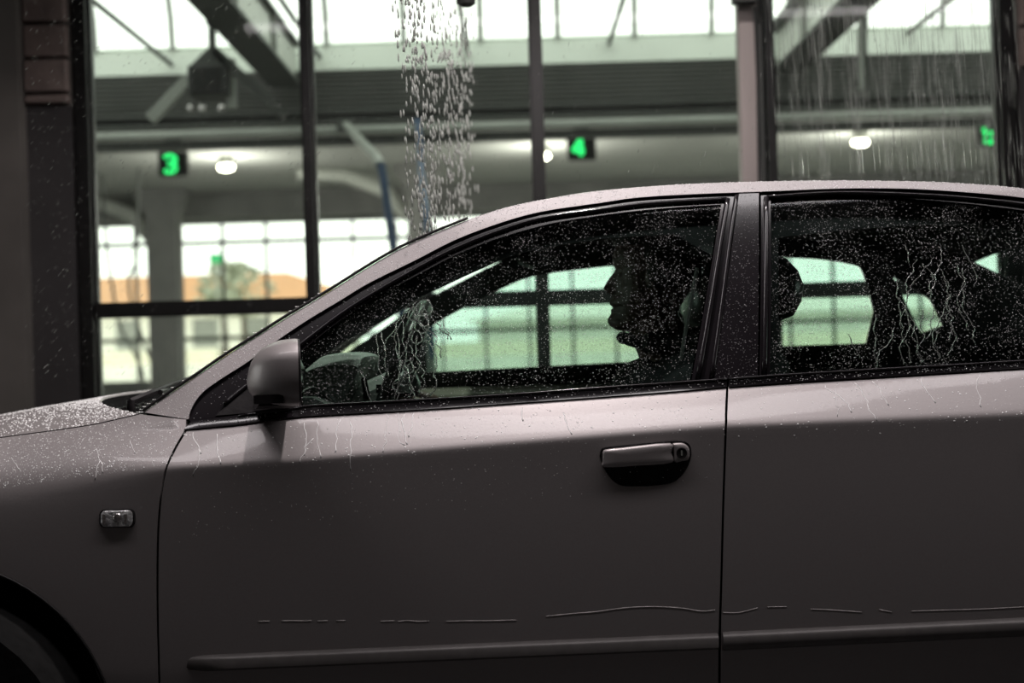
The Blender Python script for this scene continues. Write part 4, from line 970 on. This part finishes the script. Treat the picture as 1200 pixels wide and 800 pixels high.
# ------------------------------------------------------------------ water: beads on the car, runs, falling stream, spray
dn = lambda x, z: .55+.45*math.sin(37*x+3*math.sin(21*z))*math.sin(29*z+5*x)
obj('water_beads', beads(8500, gl, .00040, .00120, .0135, dn), 'water_bead', wf_, 180, kind='stuff')
grv = [q for q in cps([(905, 234), (1025, 231.5), (1112, 236.5), (1215, 249), (1215, 421), (1020, 433), (904, 439)])]
obj('water_beads', beads(7600, grv, .00040, .00120, .0135, dn), 'water_bead', wr_, 180, kind='stuff')
obj('water_beads', beads(700, cps([(866.5, 226), (889.5, 225.2), (888.3, 442.5), (836, 445)]), .0005, .0015, .0028), 'water_dark', fd, 180, kind='stuff')
fr_poly = cps([(224, 494), (240, 462), (320, 404), (400, 353), (488, 306), (583, 264), (700, 240), (860, 228), (855, 243), (733, 249), (600, 275), (487, 324), (400, 376), (352, 414), (350, 478)])
obj('water_beads', beads(420, fr_poly, .0005, .0014, .0075), 'water_bead', fd, 180, kind='stuff')
obj('water_beads', beads(260, cps([(230, 493), (345, 480), (600, 463), (850, 445), (850, 452), (600, 470), (345, 487), (230, 500)]), .0005, .0016, -.0055), 'water_bead', fd, 180, kind='stuff')
obj('water_beads', beads(220, cps([(855, 445), (1200, 424), (1200, 429), (855, 451)]), .0005, .0016, -.0055), 'water_bead', rd, 180, kind='stuff')
sh1 = cps(cat(beltlo, 3)+[(850, 503), (600, 524), (340, 546), (208, 552)])
obj('water_beads', beads(620, sh1, .0006, .0022, 0, None, .32, tail=3.5), 'water_paint', fd, 180, kind='stuff')
obj('water_beads', beads(260, cps([(205, 552), (850, 505), (850, 560), (205, 640)]), .0005, .0013, 0, None, .5), 'water_paint', fd, 180, kind='stuff')
obj('water_beads', beads(420, cps(cat(beltlo2, 3)+[(1300, 490), (853, 520)]), .0006, .0021, 0, None, .32, tail=3.5), 'water_paint', rd, 180, kind='stuff')
fpoly = cps([(-20, 516), (107, 499), (163, 487), (216, 493), (212, 508), (198, 545), (120, 556), (-20, 575)])
obj('water_beads', beads(2300, fpoly, .0005, .0017, 0, None, .34, tail=3.0), 'water_paint', fe, 180, kind='stuff')
rpoly = [q for q in rail if q[0] < 1.1]+[q for q in railin[::-1] if q[0] < 1.1]
obj('water_beads', beads(2300, rpoly, .0005, .0014, 0, None, .6), 'water_paint', rr, 180, kind='stuff')
pale_line = MB()  # thin broken pale tubes along the lower front door
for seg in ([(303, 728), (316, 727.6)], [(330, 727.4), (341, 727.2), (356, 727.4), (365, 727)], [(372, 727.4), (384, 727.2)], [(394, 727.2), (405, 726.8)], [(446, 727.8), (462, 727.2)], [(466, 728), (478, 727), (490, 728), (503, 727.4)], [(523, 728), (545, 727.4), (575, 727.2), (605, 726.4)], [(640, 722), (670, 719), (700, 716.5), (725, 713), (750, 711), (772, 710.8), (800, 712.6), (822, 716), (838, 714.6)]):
    pale_line.tube([p3(cp(*q), -.0002) for q in cat(seg, 4)], .0011, 5, flat=.5)
obj('pale_lines', pale_line, 'pale_line', fd, 180, kind='stuff')
pale_line = MB()  # the same pale tubes carried on along the rear door
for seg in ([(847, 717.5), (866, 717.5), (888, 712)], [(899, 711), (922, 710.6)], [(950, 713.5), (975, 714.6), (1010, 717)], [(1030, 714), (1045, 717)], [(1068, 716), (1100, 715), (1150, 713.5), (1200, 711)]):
    pale_line.tube([p3(cp(*q), -.0002) for q in cat(seg, 4)], .0009, 5, flat=.5)
obj('pale_lines', pale_line, 'pale_line', rd, 180, kind='stuff')
edge = MB()
for q in rail:
    if q[0] < 1.15:
        for k in range(34): 
            t = RNG.uniform(-.02, .02); zz = q[1]; p = Vector((q[0]+t, S(*q)+RNG.uniform(0, .02), zz)); edge.dome(p+Vector((0, 0, float(np.interp(q[0]+t, [r.x for r in re_], [r.z for r in re_]))-zz if q[0] > -.1 else 0)), (0, -.2, 1), RNG.uniform(.0006, .0016), 5, .9)
obj('water_beads', edge, 'water_paint', rr, 180, kind='stuff')
hbd = MB()
for _ in range(4200):
    v = RNG.random()**1.2*len(hrows)*.62; i = int(min(v, len(hrows)-2)); j = int(RNG.integers(0, 30)); a, b = RNG.random(), RNG.random()
    p = (hrows[i][j]*(1-a)+hrows[i+1][j]*a)*(1-b)+(hrows[i][j+1]*(1-a)+hrows[i+1][j+1]*a)*b
    hbd.dome(p, (0, -.12, 1), RNG.uniform(.0010, .0023), 5, .85)
obj('water_beads', hbd, 'water_paint', hood, 180, kind='stuff')
run = MB()
for px, y, L, a, d in ((470, 372, 95, 1.5, -.02), (476, 365, 60, 1.6, .0), (464, 380, 80, 1.2, .05), (484, 352, 110, 2.6, .0), (480, 358, 60, 3.0, .1), (492, 350, 60, 3.2, -.05), (496, 352, 80, 3.0, .0), (488, 390, 75, 3.0, -.05), (500, 356, 40, 3.4, -.1), (444, 385, 55, 1.4, .0), (440, 388, 70, 1.2, .05), (474, 420, 50, 2.8, .05), (484, 420, 46, 3.0, .0), (420, 430, 40, 1.2, .1), (478, 400, 60, 3.4, .05), (508, 365, 30, 3, .2)):
    pts, rs = wiggle(px, y, L, a, .0125, d, .0013); run.tube(pts, rs, 5)
for px, y, r in ((499, 360, 7), (496, 375, 6), (484, 368, 6), (488, 395, 6), (478, 430, 6), (494, 380, 8)):
    run.tube([p3(cp(px+r*math.cos(t)*(1+.15*math.sin(3*t)), y+1.3*r*math.sin(t)), .0125) for t in np.linspace(0, 2*PI, 18, endpoint=False)], .0013, 5, closed=True)
obj('water_runs', run, 'water_run', wf_, 180, kind='stuff')
run = MB()
for px, y, L, a, d in ((1052, 325, 60, 2.0, .1), (1056, 345, 80, 2.2, .15), (1078, 300, 100, 2.6, .1), (1086, 305, 90, 2.8, .15), (1094, 300, 100, 3.0, .1), (1100, 305, 110, 2.8, .12), (1108, 320, 100, 2.6, .1), (1124, 305, 80, 2.2, .15), (1130, 310, 90, 2.2, .1), (1050, 380, 55, 2.4, -.1), (1066, 370, 60, 2.0, .1), (1084, 360, 65, 2.4, .0), (1026, 365, 60, 1.6, .2), (1098, 285, 60, 3, .1), (1130, 285, 50, 2.0, .2), (1062, 395, 30, 2, 0), (994, 388, 30, 1.4, .4), (1118, 340, 60, 2.2, 0), (1064, 283, 25, 1.2, 0), (1098, 380, 40, 2.6, 0)):
    pts, rs = wiggle(px, y, L, a, .0125, d, .0013); run.tube(pts, rs, 5)
obj('water_runs', run, 'water_run', wr_, 180, kind='stuff')
run = MB()
for px, y, L, a, d in ((226, 503, 26, 1.6, .2), (232, 522, 34, 1.8, -.3), (256, 505, 38, 1.6, .1), (356, 492, 40, 1.8, .0), (372, 488, 45, 2.2, .1), (368, 510, 30, 2.8, -.3), (400, 488, 40, 1.6, .05), (410, 490, 60, 1.4, .0), (452, 482, 45, 2.0, .1), (466, 480, 40, 2.2, -.1), (474, 482, 36, 2.0, .0), (486, 480, 30, 2, -.2), (610, 474, 18, 1.4, .1), (660, 480, 26, 1.4, .3)):
    pts, rs = wiggle(px, y, L, a, .0, d, .0011); run.tube(pts, rs, 6, flat=.3)
obj('water_runs', run, 'water_paint', fd, 180, kind='stuff')
run = MB()
for px, y, L, a, d in ((965, 448, 34, 2.4, .4), (985, 446, 40, 2.4, -.1), (1002, 445, 46, 2.6, .1), (1020, 443, 30, 2, .5), (1080, 440, 30, 1.6, .6), (1150, 435, 40, 1.6, .1)):
    pts, rs = wiggle(px, y, L, a, .0, d, .0010); run.tube(pts, rs, 6, flat=.3)
obj('water_runs', run, 'water_paint', rd, 180, kind='stuff')
run = MB()
for px, y, L, a, d in ((112, 522, 30, 1.6, .25), (118, 536, 24, 1.8, -.3), (152, 512, 18, 1.4, .1), (12, 532, 18, 1.6, .5)):
    pts, rs = wiggle(px, y, L, a, .0, d, .0010); run.tube(pts, rs, 6, flat=.3)
obj('water_runs', run, 'water_paint', fe, 180, kind='stuff')
def drop(mb, p, L, r, d=Vector((0, 0, 1)), n=4):
    mb.tube([p-d*L*.5, p-d*L*.25, p+d*L*.15, p+d*L*.5], [r*.35, r, r*.8, r*.15], n)
fall = MB()
for k in range(850):
    u = RNG.random()
    px = float(np.interp(u, [0, .1, .28, .42, .6, 1], [470, 484, 496, 505, 522, 553])); px += RNG.normal(0, 3.0)
    dep = float(np.interp(px, [468, 500, 520, 552], [3.02, 3.1, 3.45, 4.1]))+RNG.normal(0, .07)
    py = RNG.uniform(11 if px > 520 else -14, 282 if px < 512 else 256)
    sc2 = dep/3; L = RNG.uniform(.009, .021)*sc2; r = RNG.uniform(.0016, .0027)*sc2*(.8 if px > 505 else 1)
    p = W(px+(py-130)*.045*(1 if px < 505 else .2), py, dep); drop(fall, p, L, r, Vector((-.02, 0, 1)).normalized())
obj('falling_water', fall, 'water_fall', None, 180, kind='stuff', label='stream of falling water drops landing on the windscreen edge', cat='water')
cur = MB()
for k in range(1050):
    u = RNG.random(); px = RNG.uniform(905, 1195) if u < .45 else float(RNG.choice([935, 958, 966, 1000, 1040, 1075, 1092, 1104, 1125, 1150]))+RNG.normal(0, 6)
    dep = RNG.uniform(3.0, 5.2); py = RNG.uniform(-20, 216); p = W(px+(py-100)*.05, py, dep)
    if p.z-.15 < 1.42: p.z = max(p.z, 1.44)
    drop(cur, p, RNG.uniform(.03, .16)*dep/4, RNG.uniform(.0003, .0008)*dep/4, Vector((-.055+RNG.normal(0, .012), 0, 1)).normalized(), 3)
obj('water_curtain', cur, 'water_mist', None, 180, kind='stuff', label='fine curtain of falling spray over the rear roof on the right', cat='water')
mist = MB()
for k in range(3500):
    px, py = RNG.uniform(30, 1190 if k < 2200 else 420), RNG.uniform(0, 460)
    if px > 420 and py > 265: continue
    dep = RNG.uniform(2.95, 5.7); p = W(px, py, dep)
    if p.z < 1.0 and dep < 4.5: continue
    if p.x > -.75 and p.z < 1.43 and dep < 4.6: continue
    drop(mist, p, RNG.uniform(.003, .014), RNG.uniform(.0004, .0009), Vector((.75 if px < 420 else .2, 0, .8)).normalized(), 3)
obj('spray_mist', mist, 'water_mist', None, 180, kind='stuff', label='fine drifting spray droplets in the air behind the car', cat='water')
